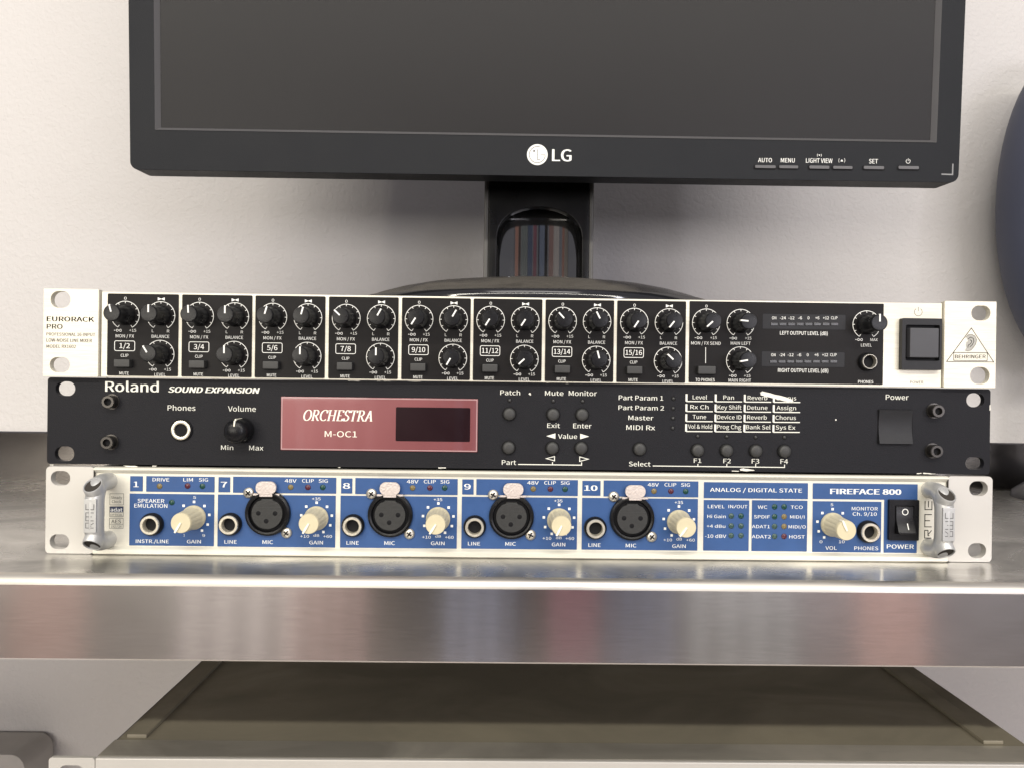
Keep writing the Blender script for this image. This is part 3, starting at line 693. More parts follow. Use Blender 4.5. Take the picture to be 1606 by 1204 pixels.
# power rocker: a proud square cap, its upper edge catching the light
p = PR(*r5(548, 478)); q = PR(*r5(800, 234)); b = MB(); b.prism(rrect(p[0], q[0], p[1], q[1], .4, 2), .9, 1.12); build('switch_recess', b, M['hole_black'], SM)
p = PR(*r5(553, 470)); q = PR(*r5(790, 240)); b = MB()
nn = 8; vs = []; 
for k in range(nn + 1):
    t = k / nn; vv = p[1] + (q[1] - p[1]) * t; ww = 3.0 - 1.5 * math.sin(math.pi * t * .9)
    vs += [L3(p[0], vv, 1.05), L3(p[0], vv, ww), L3(q[0], vv, ww), L3(q[0], vv, 1.05)]
fs = []
for k in range(nn):
    for j in range(3): fs.append((4 * k + j, 4 * k + j + 1, 4 * k + 5 + j, 4 * k + 4 + j))
fs += [(0, 3, 2, 1), (4 * nn, 4 * nn + 1, 4 * nn + 2, 4 * nn + 3)]
b.add(vs, fs); build('power_switch', b, M['knob_cap'], SM, angle=40)

# ================================================================== blue audio interface (bottom)
PF = frame_from([(73, 732), (74, 866.6), (1554, 747), (1552, 878.5)])
AI = thing('audio_interface', 'silver rack audio interface with blue panels, cream knobs and tube handles, bottom of the stack', 'audio interface', (-229.33, 0, 0.15), 0.003)
f1 = crop(60, 720, 5.353); f2 = crop(330, 730, 5.353); f3 = crop(620, 730, 5.353); f4 = crop(900, 730, 7.3); f5 = crop(1090, 730, 7.525); f6 = crop(1260, 730, 5.02)
b = MB(); b.box(22, W - 22, .5, 43.3, -235, -3); build('chassis', b, M['chassis'], AI, bevel=.8)
ear('rack_ear', PF, rrect(0, 24.3, 0, 44, 2.2, 5), [slot(PF, f1, 112, 274, 104, 222), slot(PF, f1, 112, 274, 627, 748)], M['alu_satin'], AI, -3, 1.2, .35)
ear('rack_ear', PF, rrect(W - 23.4, W, 0, 44, 2.2, 5), [slot(PF, f6, 1292, 1438, 122, 234), slot(PF, f6, 1282, 1424, 600, 712)], M['alu_satin'], AI, -3, 1.2, .35)
# extruded front: top and bottom bands stand proud with a chamfer, the field lies lower
u0, u1 = 24.45, W - 23.55
vtop = 43.9; vfield_t = PF(600, 752)[1] + 1.6; vfield_b = PF(600, 857)[1] - .6
prof = [(-3, 0), (2.0, 0), (2.5, .5), (2.5, vfield_b - 1.4), (1.2, vfield_b - .1), (1.0, vfield_b), (1.0, vfield_t), (1.3, vfield_t + .3), (2.5, vfield_t + 1.9), (2.5, vtop - .5), (2.0, vtop), (-3, vtop)]
b = sweep_x([(-w_, z_) for w_, z_ in prof], u0, u1); build('front_panel', b, M['alu_frame'], AI, angle=25)
# mitred end cheeks that close the extrusion beside the ears
for a0, a1 in ((u0 - .05, u0 + .35), (u1 - .35, u1 + .05)):
    b = MB(); b.box(a0, a1, .1, vtop - .05, -2.9, 2.3); build('end_seam', b, M['grey_print'], AI)
def plate(x0, x1, y0, y1):
    a = PF(x0, y1); c = PF(x1, y0); b = MB(); b.prism(rrect(a[0], c[0], a[1], c[1], .12, 1), .9, 1.26); return build('blue_panel', b, M['blue'], AI)
for q_ in ((205.7, 225.3, 747.2, 770.4), (231, 338, 748, 771), (205.7, 338, 775.2, 854), (344.3, 362.5, 748.6, 771.8), (367.2, 528.8, 749.3, 772.5), (344, 528.3, 777, 855.5),
           (536.6, 554, 750.4, 773.6), (558.8, 719, 751.2, 774.4), (536, 718.6, 778.6, 857), (726.2, 744, 751.8, 775), (748.3, 907, 752.8, 775.7), (725.6, 906.4, 780, 858.3),
           (914, 942.4, 754, 776.6), (947.2, 1095.2, 754.6, 777.8), (913.5, 1094.6, 781.6, 859.6), (1103.8, 1266.2, 757.2, 780.2), (1103.2, 1174.6, 783.8, 861), (1178.4, 1265.4, 784.2, 861.6),
           (1273.6, 1437, 758.8, 781.4), (1273, 1380.6, 785.8, 862.9)):
    plate(*q_)
a = PF(1384.2, 864); c = PF(1436.6, 781.2); b = MB(); b.prism(rrect(a[0], c[0], a[1], c[1], .1, 1), .9, 1.256); build('blue_panel', b, M['blue'], AI)
fp = Print(1.29, PF)
B = .005
for C, rows in ((f1, [('1', 808, 852, 190, 235, .05), ('DRIVE', 968, 1108, 160, 188, B), ('LIM', 1226, 1307, 160, 188, B), ('SIG', 1357, 1434, 161, 189, B), ('SPEAKER', 845, 1070, 334, 364, B), ('EMULATION', 818, 1096, 374, 405, B),
                     ('5', 1311, 1335, 310, 331, 0), ('INSTR./LINE', 836, 1112, 669, 697, B), ('GAIN', 1264, 1382, 671, 699, B), ('9', 1393, 1416, 624, 645, 0), ('1', 1236, 1246, 622, 642, 0)]),
                (f2, [('7', 96, 150, 138, 183, .05), ('48V', 632, 732, 115, 143, B), ('CLIP', 778, 877, 115, 143, B), ('SIG', 917, 994, 116, 144, B), ('+35', 862, 935, 266, 289, 0), ('+10', 768, 843, 575, 598, 0), ('dB', 880, 928, 570, 590, 0),
                     ('+60', 962, 1035, 576, 599, 0), ('LINE', 134, 236, 619, 648, B), ('MIC', 453, 541, 620, 650, B), ('GAIN', 845, 960, 624, 653, B), ('8', 1120, 1182, 148, 193, .05), ('LINE', 1157, 1259, 626, 655, B), ('MIC', 1474, 1562, 627, 657, B)]),
                (f3, [('48V', 103, 201, 121, 149, B), ('CLIP', 246, 347, 121, 149, B), ('SIG', 385, 460, 122, 150, B), ('+35', 330, 402, 271, 294, 0), ('+10', 236, 310, 581, 604, 0), ('dB', 347, 395, 576, 596, 0), ('+60', 428, 500, 582, 605, 0),
                     ('GAIN', 311, 425, 629, 658, B), ('9', 584, 640, 154, 199, .05), ('48V', 1112, 1208, 130, 158, B), ('CLIP', 1254, 1352, 130, 158, B), ('SIG', 1392, 1466, 131, 159, B), ('+35', 1338, 1408, 281, 304, 0),
                     ('+10', 1244, 1317, 590, 613, 0), ('dB', 1356, 1404, 587, 607, 0), ('+60', 1436, 1508, 591, 614, 0), ('LINE', 621, 722, 632, 660, B), ('MIC', 933, 1021, 633, 662, B), ('GAIN', 1322, 1434, 638, 667, B)]),
                (f4, [('10', 122, 275, 226, 284, .05), ('48V', 846, 973, 198, 236, B), ('CLIP', 1038, 1172, 198, 236, B), ('SIG', 1226, 1328, 200, 238, B), ('+35', 1155, 1250, 400, 432, 0), ('+10', 1030, 1127, 822, 852, 0), ('dB', 1177, 1240, 812, 842, 0),
                     ('+60', 1288, 1386, 823, 853, 0), ('LINE', 176, 314, 876, 915, B), ('MIC', 601, 721, 880, 920, B), ('GAIN', 1130, 1284, 887, 926, B)]),
                (f5, [('ANALOG / DIGITAL STATE', 175, 1255, 264, 308, B), ('LEVEL', 150, 347, 457, 494, 0), ('IN', 392, 447, 457, 494, 0), ('OUT', 490, 614, 458, 495, 0), ('Hi Gain', 145, 360, 572, 608, 0), ('+4 dBu', 137, 357, 686, 720, 0), ('-10 dBV', 118, 368, 800, 837, 0),
                     ('WC', 737, 848, 463, 500, 0), ('TCO', 1122, 1263, 464, 501, 0), ('SPDIF', 692, 878, 576, 612, 0), ('MIDI/I', 1116, 1284, 577, 613, 0), ('ADAT1', 668, 878, 689, 725, 0), ('MIDI/O', 1098, 1300, 692, 728, 0),
                     ('ADAT2', 667, 890, 805, 842, 0), ('HOST', 1106, 1288, 807, 844, 0)]),
                (f6, [('FIREFACE 800', 203, 760, 182, 222, .035), ('MONITOR', 373, 576, 320, 346, 0), ('Ch. 9/10', 380, 568, 361, 387, 0), ('5', 207, 228, 292, 312, 0), ('0', 122, 144, 578, 599, 0), ('10', 272, 317, 577, 599, 0), ('VOL', 168, 256, 623, 650, 0),
                     ('PHONES', 394, 580, 625, 652, 0), ('POWER', 647, 858, 609, 641, B)])):
    for t in rows: fp.T(C, *t)
fp.L(f5, [(455, 495), (485, 458)], .25)
def dots(u, v, angs_, r=7.85):
    for a in angs_:
        cu, cv = u + r * math.sin(R_(a)), v + r * math.cos(R_(a)); fp.area([(cu - .62, cv - .62), (cu + .62, cv - .62), (cu + .62, cv + .62), (cu - .62, cv + .62)])
def cream_knob(x, y, ang, dts):
    u, v = PF(x, y); dots(u, v, dts)
    rip = lambda a, ww: 1 - .055 * (0.5 + 0.5 * math.cos(14 * a)) ** 4 if 2.6 < ww < 14.2 else 1
    b = MB(); b.lathe(0, 0, [(0, .1), (6.1, .1), (6.15, .8), (6.0, 1.6), (5.6, 2.2), (5.5, 3), (5.25, 8), (5.0, 14.0), (5.0, 14.6), (4.95, 15.6), (4.7, 16.2), (0, 16.2)], 84, ripple=rip)
    o = build('knob', b, M['cream'], AI, key='cknob', angle=40, loc=L3(u, v, 1.25))
    b = MB(); b.prism([(-.42, -.3), (.42, -.3), (.62, 3), (.42, 5.35), (-.42, 5.35), (-.62, 3)], 13.5, 16.95); build('pointer', b, M['cream_white'], o, key='cptr', bevel=.15)
    o.rotation_euler = (0, R_(ang), 0)
D = (0, 42, -42, 80, -80, 117, -117, 153, -153)
for k in ((306.6, 810.6, -150, (0, 42, -42, 80, 117, 148)), (498.7, 811.6, -150, D), (689.1, 812.6, -148, D), (877.8, 814.4, -153, D), (1064.8, 816.7, -143, D), (1304.2, 820.6, -24, (0, 42, -42, -80, -117, -148))): cream_knob(*k)
for x, y in ((242, 820.9), (364.6, 820.6), (556.6, 822.5), (746.5, 824), (934.2, 825.9), (1359, 831.2)):
    u, v = PF(x, y); jack(AI, u, v, 1.26, 5.75, 4.75, 3.35, 3.9, M['knob_black'], M['brass_ring'])
def xlr(cx, cy, tab, s1, s2):
    u, v = PF(cx, cy); b = MB()
    b.lathe(0, 0, [(0, 0), (11.4, 0), (11.5, .8), (11.2, 1.9), (10.3, 2.5), (9.5, 2.2), (9.2, .9), (9.0, .3)], 48)
    o = build('microphone_socket', b, M['knob_black'], AI, key='xlr', loc=L3(u, v, 1.26))
    b = MB(); b.lathe(0, 0, [(9.1, .25), (0, .2)], 36); build('well', b, M['hole_black'], o, key='xlrwell')
    # contact block with its top cut flat and keyed
    loop = [(7.75 * math.cos(R_(a)), 7.75 * math.sin(R_(a))) for a in range(128, 413, 9)]
    loop += [(3.0, 6.7), (2.6, 7.4), (-2.6, 7.4), (-3.0, 6.7)]
    b = MB(); b.prism(loop, .25, 2.3); ins = build('contact_block', b, M['xlr_face'], o, key='xlrins', bevel=.25)
    b = MB(); b.box(-7, 7, 3.0, 3.25, 2.3, 2.36); build('moulding_line', b, M['rubber'], ins and o, key='xlrline')
    for a, c in ((-4.3, .2), (4.1, .2), (-.3, -3.7)):
        b = MB(); b.lathe(0, 0, [(1.2, 2.31), (1.1, 2.34), (0, 2.34)], 16); build('pin_hole', b, M['hole_black'], o, key='xlrpin', loc=L3(a, c, 0))
    tu, tv = PF(*tab); 
    b = MB(); b.prism(rrect(-5.1, 5.1, -3.1, 3.2, 2.9, 6), 1.2, 2.9); b.box(-6.6, 6.6, -3.9, -2.95, 1.2, 2.2); b.box(-3.2, 3.2, -4.4, -2.6, 1.9, 2.7)
    lt = build('release_tab', b, M['latch'], o, key='xlrtab', bevel=.3, loc=L3(tu - u, tv - v - .2, 0))
    pt_ = Print(2.94, None); pt_.text('PUSH', -3.6, 3.6, -1.5, 1.9); build('embossed_word', pt_, mat('emboss', (.60, .52, .47), .5), lt, key='push', fix=False)
    for sx_, sy_ in (s1, s2):
        su, sv = PF(sx_, sy_); b = MB(); b.lathe(0, 0, [(0, 0), (2.75, 0), (2.75, .5), (2.3, 1.1), (1.2, 1.5), (0, 1.6)], 24)
        q_ = build('cross_screw', b, M['screw_steel'], o, key='pscrew', loc=L3(su - u, sv - v, 0), angle=60)
        b = MB(); b.box(-1.45, 1.45, -.35, .35, 1.35, 1.68); b.box(-.35, .35, -1.45, 1.45, 1.35, 1.685)
        c_ = build('cross_slot', b, M['hole_black'], o, key='pslot', loc=L3(su - u, sv - v, 0)); c_.rotation_euler = (0, R_(random.uniform(25, 60)), 0)
xlr(423, 803.8, (421.2, 763.6), (392.2, 772.6), (452.4, 834.2))
xlr(614.4, 806, (614, 764.6), (584.4, 773.9), (644.3, 835.5))
xlr(803.5, 808.7, (806, 766), (774.7, 775.4), (833.5, 836.9))
xlr(991.4, 810.8, (995.6, 768.8), (963, 778), (1022.3, 839.6))
def lamp(x, y, m, r=1.45):
    u, v = PF(x, y); b = MB(); b.lathe(0, 0, [(r * .99, 0), (r, .1), (r * .8, .35), (r * .4, .5), (0, .55)], 20); build('indicator', b, M[m], AI, key='led%s%.1f' % (m, r), loc=L3(u, v, 1.26), angle=70)
for x, y, m in ((252, 762.6, 'led_amber'), (296, 762.2, 'led_red'), (319.3, 762.6, 'led_green'), (271.7, 787.6, 'led_green'), (457.6, 764, 'led_amber'), (484.7, 764.2, 'led_red'), (508, 764.2, 'led_green'),
                (648.6, 764.9, 'led_amber'), (675.7, 764.9, 'led_red'), (698.8, 764.9, 'led_green'), (837.3, 766.4, 'led_amber'), (864, 766.6, 'led_red'), (887, 766.8, 'led_green'),
                (1025.8, 769.7, 'led_amber'), (1052.3, 769.7, 'led_red'), (1075.3, 770, 'led_green'),
                (1146.6, 807.7, 'led_murk'), (1161.9, 807.7, 'led_green'), (1146.6, 823, 'led_murk'), (1161.9, 823, 'led_murk'), (1146.6, 837.9, 'led_murk'), (1161.9, 837.9, 'led_murk'),
                (1214.1, 793.5, 'led_green'), (1214.1, 808.7, 'led_green'), (1214.1, 823.7, 'led_murk'), (1214.1, 839, 'led_murk'), (1228.9, 793.5, 'led_green'), (1228.9, 808.7, 'led_amber'), (1228.9, 823.7, 'led_amber'), (1228.9, 839, 'led_red')):
    lamp(x, y, m)
# rocker switch
p = PF(*f6(650, 572)); q = PF(*f6(886, 262)); b = MB(); b.prism(rrect(p[0], q[0], p[1], q[1], .5, 3), 1.2, 3.2, [rrect(p[0] + 3.0, q[0] - 2.6, p[1] + 3.3, q[1] - 3.0, .4, 2)])
sw = build('power_switch', b, M['knob_black'], AI, bevel=.4)
b = MB(); b.box(p[0] + 2.5, q[0] - 2.2, p[1] + 3, q[1] - 2.6, 1.1, 1.5); build('switch_well', b, M['hole_black'], sw)
ru0, ru1, rv0, rv1 = p[0] + 3.3, q[0] - 2.9, p[1] + 3.6, q[1] - 3.3; rm = (rv0 + rv1) / 2 + .3
b = MB(); lp = [(rv0, 1.4), (rv0, 6.3), (rv0 + .8, 6.6), (rm, 3.6), (rv1, 3.3), (rv1, 1.4)]
vs = [L3(ru0, z_, w_) for z_, w_ in lp] + [L3(ru1, z_, w_) for z_, w_ in lp]; n_ = len(lp)
b.add(vs, [(i, (i + 1) % n_, n_ + (i + 1) % n_, n_ + i) for i in range(n_)] + [tuple(range(n_)), tuple(range(n_, 2 * n_))]); build('rocker', b, M['knob_black'], sw, bevel=.35, segs=2)
fp2 = Print(3.66, PF); cu = (ru0 + ru1) / 2; fp2.stroke(circle(cu, rm + (rv1 - rm) * .58, 1.45, 24), .42, True); rk = build('printed_symbol', fp2, M['white_print'], sw, fix=False)
sl = (6.6 - 3.6) / (rm - rv0 - .8); b = MB(); zz = [(rv0 + 2.4, 0), (rv0 + 5.4, 0)]
vs = []
for z_, _ in zz:
    w_ = 3.6 + sl * (rm - z_) + .06; vs += [L3(cu + .5, z_, w_), L3(cu + .95, z_, w_)]
b.add(vs, [(0, 1, 3, 2)]); build('printed_symbol', b, M['white_print'], sw, fix=False)
build('printed_lettering', fp, M['white_print'], AI, fix=False)
# logos on the left cheek
lg = Print(1.05, PF); lg.P = PF
for q_ in ((610, 725, 291, 383), (610, 725, 397, 480), (610, 725, 494, 577)):
    lg.L(f1, [(q_[0], q_[2]), (q_[1], q_[2]), (q_[1], q_[3]), (q_[0], q_[3])], .18, True)
lg.T(f1, 'Steady', 620, 713, 311, 334); lg.T(f1, 'Clock', 627, 707, 345, 367); lg.T(f1, 'OPTICAL', 617, 720, 457, 474); lg.T(f1, 'AES', 625, 707, 505, 535, bold=.005); lg.T(f1, '192 / 24', 624, 712, 553, 571)
lg.L(f1, [(610, 543), (725, 543)], .18)
build('printed_lettering', lg, M['grey_print'], AI, fix=False)
lg = Print(1.05, PF); lg.area([PF(*f1(*p_)) for p_ in ((611, 399), (724, 399), (724, 445), (611, 445))]); build('printed_badge', lg, mat('badge_navy', (.03, .04, .08), .5), AI, fix=False)
lg = Print(1.09, PF); lg.T(f1, 'adat', 617, 718, 408, 438, bold=.02); build('printed_lettering', lg, M['white_print'], AI, fix=False)
# square letters R M E, drawn as strokes in a unit box, reading bottom to top
SQ = {'R': [[(0, 0), (0, 1), (1, 1), (1, .52), (.28, .52)], [(.42, .52), (1, 0)], [(.3, .3), (.3, .52)]], 'M': [[(0, 0), (0, 1), (1.6, 1), (1.6, 0)], [(.8, 1), (.8, .25)]], 'E': [[(1.1, 0), (0, 0), (0, 1), (1.1, 1)], [(0.28, .5), (1.1, .5)]]}
def rme(pr, u_base, v0, hgt, length, lw, flip=False):
    """baseline at u_base, letters rising to the left, text running up from v0"""
    k = length / 4.9; v_ = v0
    for L_, wd_ in (('R', 1.3), ('M', 2.0), ('E', 1.2)):
        for st in SQ[L_]:
            pts = [(u_base - y_ * hgt, v_ + x_ * k) for x_, y_ in st]
            if flip: pts = [(2 * u_base - hgt - a_, b_) for a_, b_ in pts]
            pr.stroke(pts, lw)
        v_ += wd_ * 1.12 * k
lg = Print(1.05, PF); a = PF(*f6(998, 560)); c = PF(*f6(948, 268)); rme(lg, a[0], a[1], a[0] - c[0], c[1] - a[1], .42); build('printed_lettering', lg, M['dark_print'], AI, fix=False)
# tube handles
def handle(uf, side):
    """uf: foot centre; side -1 left / +1 right. A tube bent through the front, its corners cut at 45 degrees and bored"""
    vt, vb = PF(*f1(600, 185))[1], PF(*f1(600, 665))[1]
    R0 = 4.35; Wf = 15.5
    path = [(vt, -.2), (vt, 7.5)] + [(vt - 5 + 5 * math.cos(R_(a_)), 7.5 + 5 * math.sin(R_(a_)) * 1.2) for a_ in (20, 45, 70)] + [(vt - 6.5, Wf - 1.2), (vt - 9, Wf - 1.0)]
    path = path + [(vt + vb - z_, w_) for z_, w_ in path[::-1]]
    b = MB(); rows = []; n_ = 28; vs = []
    for i, (z_, w_) in enumerate(path):
        a_ = path[max(i - 1, 0)]; c_ = path[min(i + 1, len(path) - 1)]
        t = Vector((c_[0] - a_[0], c_[1] - a_[1])).normalized(); nn_ = Vector((t.y, -t.x))   # normal in the (v, w) plane pointing outwards
        ru, rn = R0, R0
        for k in range(n_):
            q_ = 2 * math.pi * k / n_; du = ru * math.cos(q_); dn = rn * math.sin(q_)
            vs.append(L3(uf + du, z_ + nn_.x * dn, w_ + nn_.y * dn))
    fs = [(i * n_ + k, i * n_ + (k + 1) % n_, (i + 1) * n_ + (k + 1) % n_, (i + 1) * n_ + k) for i in range(len(path) - 1) for k in range(n_)]
    b.add(vs, fs)
    o = build('tube_handle', b, M['handle'], AI, angle=60)
    # bored 45-degree corners
    for sgn, vc in ((1, vt), (-1, vb)):
        cz, cw = vc - sgn * 0.9, 15.7
        ax = Vector((sgn * .78, .63)).normalized(); tn = Vector((-ax.y * sgn, ax.x * sgn)) * 1.0
        def ring(r_, off, el_=1.22): return [L3(uf + r_ * math.cos(2 * math.pi * k / 28), cz + ax.x * off + tn.x * r_ * el_ * math.sin(2 * math.pi * k / 28), cw + ax.y * off + tn.y * r_ * el_ * math.sin(2 * math.pi * k / 28)) for k in range(28)]
        b = MB(); rr_ = [ring(4.3, -3.2), ring(4.3, .9), ring(4.1, 1.25), ring(3.75, 1.25), ring(3.6, .9), ring(3.3, -2.2)]
        vs = [p_ for r_ in rr_ for p_ in r_]; fs = [(i * 28 + k, i * 28 + (k + 1) % 28, (i + 1) * 28 + (k + 1) % 28, (i + 1) * 28 + k) for i in range(len(rr_) - 1) for k in range(28)]
        b.add(vs, fs); build('bored_end', b, M['handle'], o, angle=40)
        b = MB(); b.add(ring(3.5, .72) , [tuple(range(28))]); build('bore', b, mat('bore_shade', (.045, .04, .035), .8, spec=.1), o)  # flat disc, the shade inside the bore is put into its dark colour
    # engraved face
    b = MB(); b.box(uf - 3.0, uf + 3.0, vb + 6.5, vt - 6.5, Wf + 2.0, Wf + 3.25); fc = build('engraved_face', b, M['handle'], o, bevel=.3)
    lg = Print(Wf + 3.29, PF); rme(lg, uf + 1.9 if side < 0 else uf - 1.9 + 3.8, vb + 8.9, 3.8, (vt - vb) - 17.6, .4, flip=side > 0)
    build('engraved_lettering', lg, mat('engraving', (.13, .13, .13), .5, metal=.2), o, fix=False)
handle(PF(*f1(600, 400))[0], -1); handle(PF(*f6(975, 400))[0] + .2, 1)

# ================================================================== monitor
MT = thing('monitor', 'black computer monitor with dark matte screen on a glossy column stand behind the rack gear', 'monitor')
YM = 80.0; TILT = R_(2.6); ZB = 215.0
NRM = Vector((0, math.cos(TILT), math.sin(TILT)))     # screen leans forward a little
SCR = bpy.data.objects.new('bezel_frame_anchor', None)
def PMON(x, y, off=0.0):
    d = FW + RT * ((x - 803) / CAM['f']) - UP * ((y - 602) / CAM['f'])
    p0 = Vector((0, YM, ZB)); t = (p0 - CPOS).dot(NRM) / d.dot(NRM); p = CPOS + d * t
    return (p.x, (p - p0).dot(Vector((0, -math.sin(TILT), math.cos(TILT)))))
def mon_build(name, mb, m, parent, **k):
    o = build(name, mb, m, parent, **k)
    if parent is MT: o.location = Vector((0, YM, ZB)) * S; o.rotation_euler = (TILT, 0, 0)
    return o
bl = PMON(207, 268); br = PMON(1503, 285); tl = PMON(200, 0); tr = PMON(1515, 0)
x0m = (bl[0] + tl[0]) / 2 - .3; x1m = (br[0] + tr[0]) / 2; HM = 305.0
sl_ = PMON(248, 203); sr_ = PMON(1466, 214)
s0, s1 = PMON(248, 100)[0], PMON(1468, 100)[0]; vb_s = (sl_[1] + sr_[1]) / 2
v0m = (bl[1] + br[1]) / 2
b = MB(); b.prism(rrect(x0m, x1m, v0m, v0m + HM, 5, 6), -18, 0, [rrect(s0 - 2.2, s1 + 2.2, vb_s - 2.2, v0m + HM - 18, .5, 2)])
bz = mon_build('bezel', b, M['monitor_plastic'], MT, bevel=1.0, segs=3)
b = MB(); lo = rrect(s0 - 2.2, s1 + 2.2, vb_s - 2.2, v0m + HM - 18, .5, 2); li = rrect(s0, s1, vb_s, v0m + HM - 20, .4, 2); n_ = len(lo)
vs = [L3(*p_, .25) for p_ in lo] + [L3(*p_, -3.2) for p_ in li]; b.add(vs, [(i, (i + 1) % n_, n_ + (i + 1) % n_, n_ + i) for i in range(n_)]); mon_build('inner_chamfer', b, M['bevel_plastic'], MT, angle=20, fix=False)
b = MB(); b.box(s0 - 1.5, s1 + 1.5, vb_s - 1.5, v0m + HM - 19, -8, -3.25); mon_build('screen', b, M['screen'], MT)
b = MB(); b.prism(rrect(x0m + 6, x1m - 6, v0m + 5, v0m + HM - 6, 10, 5), -42, -17); mon_build('back_shell', b, M['monitor_plastic'], MT, bevel=6, segs=3)
for C, q_ in ((crop(1100, 180, 3.174), l_) for l_ in ((258, 375, 252, 274), (378, 487, 253, 275), (528, 642, 254, 277), (646, 757, 256, 278), (798, 914, 256, 279), (971, 1087, 256, 279))):
    a = PMON(*C(q_[0], q_[3])); c = PMON(*C(q_[1], q_[2]))
    b = MB(); b.prism(rrect(a[0], c[0], a[1], c[1], 1.1, 4), -1, .12); o = mon_build('menu_button', b, M['hole_black'], MT)
    b = MB(); b.prism(rrect(a[0] + .9, c[0] - .9, a[1] + .8, c[1] - .35, .6, 4), -1, .9); build('button_cap', b, M['bevel_plastic'], o, bevel=.35)
mp = Print(.06, PMON); m5 = crop(1100, 180, 3.174); m4 = crop(740, 180, 4.012)
for t in (('AUTO', 282, 351, 217, 238), ('MENU', 395, 464, 218, 239), ('LIGHT VIEW', 520, 652, 219, 241), ('SET', 834, 878, 222, 244)): mp.T(m5, *t, bold=.008)
for cx_, cy_, s_, dn in ((587, 203, .8, 1), (699, 229, 1.2, 0)):
    u, v = PMON(*m5(cx_, cy_)); k = .75 * s_
    mp.area([(u - k, v - k * .7 + (dn and k * 1.3)), (u + k, v - k * .7 + (dn and k * 1.3)), (u, v + k * .8 - (dn and k * 1.6))])
    mp.stroke(arc_pts(u + .5 * s_, v, 2.1 * s_, -120, -60, 8), .22); mp.stroke(arc_pts(u - .5 * s_, v, 2.1 * s_, 60, 120, 8), .22)
u, v = PMON(*m5(1029, 233)); mp.stroke(arc_pts(u, v, 1.25, 30, 330, 20), .28); mp.stroke([(u, v + .1), (u, v + 1.7)], .28)
mp.T(m4, 'LG', 504, 627, 220, 294, bold=.035)
u, v = PMON(*m4(412, 253)); mp.area(circle(u, v, 6.35, 40))
mon_build('printed_lettering', mp, M['white_print'], MT, fix=False)
m2 = Print(.12, PMON); m2.stroke(arc_pts(u, v, 4.9, 20, -265, 40), .32); m2.stroke([(u + 4.9, v - .1), (u + 2.0, v - .1)], .32); m2.stroke([(u, v + 3.2), (u, v - 2.9), (u + 1.7, v - 2.9)], .32); m2.area(circle(u - 2.0, v + 2.2, .6, 12))
mon_build('printed_emblem', m2, M['grey_print'], MT, fix=False)
m3 = Print(.05, PMON); m3.L(m5, [(1195, 297), (1250, 299), (1252, 245)], .8); mon_build('corner_mark', m3, mat('corner_grey', (.20, .20, .20), .4), MT, fix=False)
# stand column: matte cheeks, a black front with an arched glossy niche
xc0, xc1 = -13.5, 61.5; cxm = (xc0 + xc1) / 2; YC = 132.0
niche = [(cxm - 28.5, 120), (cxm + 29.5, 120), (cxm + 29.5, 188)] + [(cxm + .5 + 29 * math.cos(R_(a_)), 186 + 23 * math.sin(R_(a_)) ** .8) for a_ in range(8, 180, 8)] + [(cxm - 28.5, 188)]
b = MB(); b.prism([(xc0 + 3, 136), (xc1 - 3, 136), (xc1 - 3, 300), (xc0 + 3, 300)], -9, 0, [[(a_, max(c_, 139)) for a_, c_ in niche]])
stc = build('stand_column', b, mat('column_black', (.004, .004, .004), .3, var=.2, spec=.2), MT, bevel=.8); stc.location = (0, YC * S, 0)
b = MB(); b.box(xc0, xc0 + 3.2, 136, 300, -26, -1.2); build('column_cheek', b, M['column_side'], stc, bevel=1)
b = MB(); b.box(xc1 - 3.2, xc1, 136, 300, -26, -1.2); build('column_cheek', b, M['column_side'], stc, bevel=1)
b = MB(); n_ = 24; vs = []
for k in range(n_ + 1):
    t = math.pi * k / n_
    for v_ in (137, 290): vs.append(L3(cxm + 31 * math.cos(math.pi - t), v_, -8.5 - 14 * math.sin(t)))
b.add(vs, [(2 * k, 2 * k + 2, 2 * k + 3, 2 * k + 1) for k in range(n_)]); build('glossy_niche', b, mat('niche_gloss', (0.012, 0.012, 0.012), 0.06, var=0.2, rvar=.02, spec=1.0, coat=1.0), stc, angle=60, fix=False)
b = MB(); b.box(xc0 + 4, xc1 - 4, 136, 290, -28, -23.5); build('column_back', b, M['foot_dark'], stc)
# oval stand base, dusty on its dome
bm_ = MB(); vs = []; fs = []; n_ = 64
prof_ = [(1.0, 132.35), (1.012, 134), (1.015, 144), (1.0, 147.2), (.975, 148.6), (.955, 149.0), (.90, 151.6), (.80, 155.2), (.68, 158.3), (.5, 161), (.3, 162.5), (0.0, 163)]
cxb, cyb, rxb, ryb = 24, 172, 127, 88
for r_, z_ in prof_[:-1]:
    for k in range(n_): vs.append(((cxb + rxb * r_ * math.cos(2 * math.pi * k / n_)) * S, (cyb + ryb * r_ * math.sin(2 * math.pi * k / n_)) * S, z_ * S))
vs.append((cxb * S, cyb * S, prof_[-1][1] * S)); L_ = len(prof_) - 1
for j in range(L_ - 1):
    for k in range(n_): fs.append((j * n_ + k, j * n_ + (k + 1) % n_, (j + 1) * n_ + (k + 1) % n_, (j + 1) * n_ + k))
for k in range(n_): fs.append(((L_ - 1) * n_ + k, (L_ - 1) * n_ + (k + 1) % n_, len(vs) - 1))
fs.append(tuple(range(n_))[::-1]); bm_.add(vs, fs)
